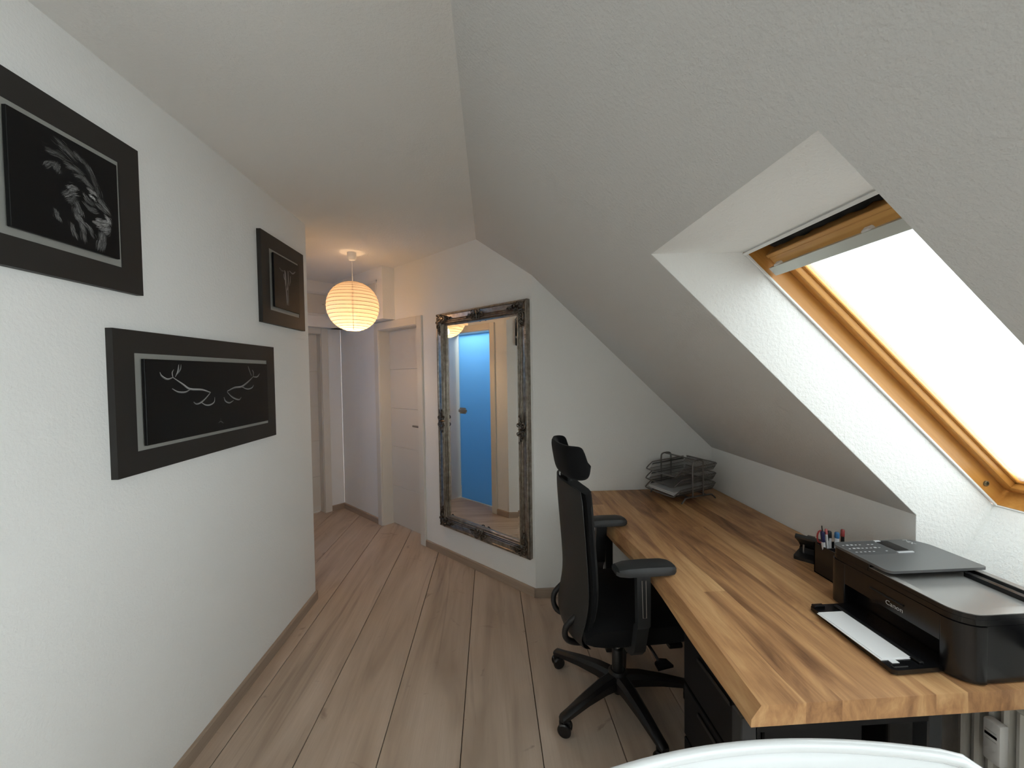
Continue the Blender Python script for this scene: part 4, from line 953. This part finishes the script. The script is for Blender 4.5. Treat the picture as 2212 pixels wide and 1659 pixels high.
for i in range(k_ - 1):
    for j in range(NV): bm.faces.new((F_[i][j], F_[i][j + 1], F_[i + 1][j + 1], F_[i + 1][j])); bm.faces.new((R_[i][j], R_[i + 1][j], R_[i + 1][j + 1], R_[i][j + 1]))
    for j in (0, NV): bm.faces.new((F_[i][j], F_[i + 1][j], R_[i + 1][j], R_[i][j]))
for j in range(NV):
    for i in (0, k_ - 1): bm.faces.new((F_[i][j], F_[i][j + 1], R_[i][j + 1], R_[i][j]))
new_obj('headrest', bm, M_FABRIC, ch, 60)
bm = B(); rbox(bm, (-.240, -.045, .985), (-.212, .045, 1.10), .008, 2); rbox(bm, (-.255, -.03, 1.06), (-.222, .03, 1.15), .008, 2); new_obj('headrest_post', bm, M_BLACKP, ch, 40)
# armrests
for s in (-1, 1):
    ar = empty('armrest', Vector((0, 0, 0))); ar.parent = ch
    yc = s * .250
    bm = B(); rows = []
    for x_, hw, zt, zb in ((-.105, .026, .742, .728), (-.095, .036, .752, .726), (-.06, .043, .758, .724), (.02, .045, .760, .724), (.10, .045, .758, .724), (.125, .040, .754, .724), (.140, .026, .746, .727)):
        rows.append([bm.verts.new((x_, yc + q * hw, z)) for q, z in ((-1, zb), (-1, zb + .016), (-.85, zt - .004), (-.5, zt), (.5, zt), (.85, zt - .004), (1, zb + .016), (1, zb))])
    for p, q in zip(rows, rows[1:]):
        for j in range(8): bm.faces.new((p[j], p[(j + 1) % 8], q[(j + 1) % 8], q[j]))
    bm.faces.new(rows[0][::-1]); bm.faces.new(rows[-1]); new_obj('arm_pad', bm, M_ARM, ar, 35)
    bm = B(); rows = []
    for z, x0_, x1_, y_, t_ in ((.726, -.018, .038, s * .252, .014), (.62, -.020, .034, s * .262, .014), (.52, -.022, .030, s * .268, .014), (.515, -.026, .022, s * .268, .018), (.42, -.036, .010, s * .262, .016), (.395, -.042, .004, s * .245, .016), (.378, -.044, .002, s * .20, .016), (.374, -.044, .002, s * .06, .014)):
        rows.append([bm.verts.new(v) for v in ((x0_, y_ - t_, z), (x1_, y_ - t_, z), (x1_, y_ + t_, z + (0 if z > .4 else .02)), (x0_, y_ + t_, z + (0 if z > .4 else .02)))])
    for p, q in zip(rows, rows[1:]):
        for j in range(4): bm.faces.new((p[j], p[(j + 1) % 4], q[(j + 1) % 4], q[j]))
    bm.faces.new(rows[0][::-1]); bm.faces.new(rows[-1]); new_obj('arm_post', bm, M_ARM, ar, 40)
    bm = B(); ys_ = s * .282
    tube(bm, [(.000, s * .2715, .698), (.016, s * .2715, .698), (.013, s * .2830, .555), (-.001, s * .2830, .555)], .0012, 5, True); new_obj('slot_outline', bm, M_STEEL, ar)

# ---------------------------------------------------------------- white shell chair in front of the viewer
WC = Vector((.385, .30, .016))
wc = empty('shell_chair', Matrix.Translation(WC), 'glossy white moulded shell chair in the foreground, backing onto the desk end', 'chair')
bm = B(); prof = [(.545 - .30, .948), (.548 - .30, .941), (.535 - .30, .915), (.515 - .30, .86), (.485 - .30, .74), (.455 - .30, .62), (.42 - .30, .53), (.36 - .30, .475), (.25 - .30, .455), (.12 - .30, .452), (.02 - .30, .455), (-.02 - .30, .44)]
P = smoothpath([Vector((0, a, b)) for a, b in prof], 4); NU = 28; G = []
for i, p in enumerate(P):
    up = max(0.0, min(1.0, (p.z - .455) / .49)); row = []
    hw = .345 - .085 * (1 - up) ** 2
    for j in range(NU + 1):
        v = j / NU * 2 - 1; x_ = math.copysign(abs(v) ** .96, v) * hw
        drop = 0.30 * max(0, abs(v) - .74) ** 2 * up * 4.2
        fw = (x_ * x_) / (2 * .62) * up * .62 + .10 * max(0, abs(v) - .8) * up
        rise = .10 * abs(v) ** 4 * (1 - up)
        row.append(bm.verts.new((x_, p.y - fw, p.z - drop + rise)))
    G.append(row)
for a, b in zip(G, G[1:]):
    for j in range(NU): bm.faces.new((a[j], a[j + 1], b[j + 1], b[j]))
rim = [v.co.copy() for v in G[0]]
shell = new_obj('shell', bm, M_SHELLW, wc, 60)
sm = shell.modifiers.new('thick', 'SOLIDIFY'); sm.thickness = .010; sm.offset = 0
bm = B(); tube(bm, rim, .0085, 8); new_obj('rim', bm, M_SHELLW, wc, 60)
for sx in (-1, 1):
    for yy, ty in ((-.20, -.26), (.10, .17)):
        bm = B(); tube(bm, [(sx * .15, yy, .445), (sx * .23, ty, -.016)], [.017, .011], 10); new_obj('leg', bm, M_BEECH, wc, 60)
bm = B(); tube(bm, [(-.15, -.2, .43), (.15, .10, .43)], .008, 6); tube(bm, [(.15, -.2, .43), (-.15, .10, .43)], .008, 6); new_obj('seat_support', bm, M_BMETAL, wc, 60)
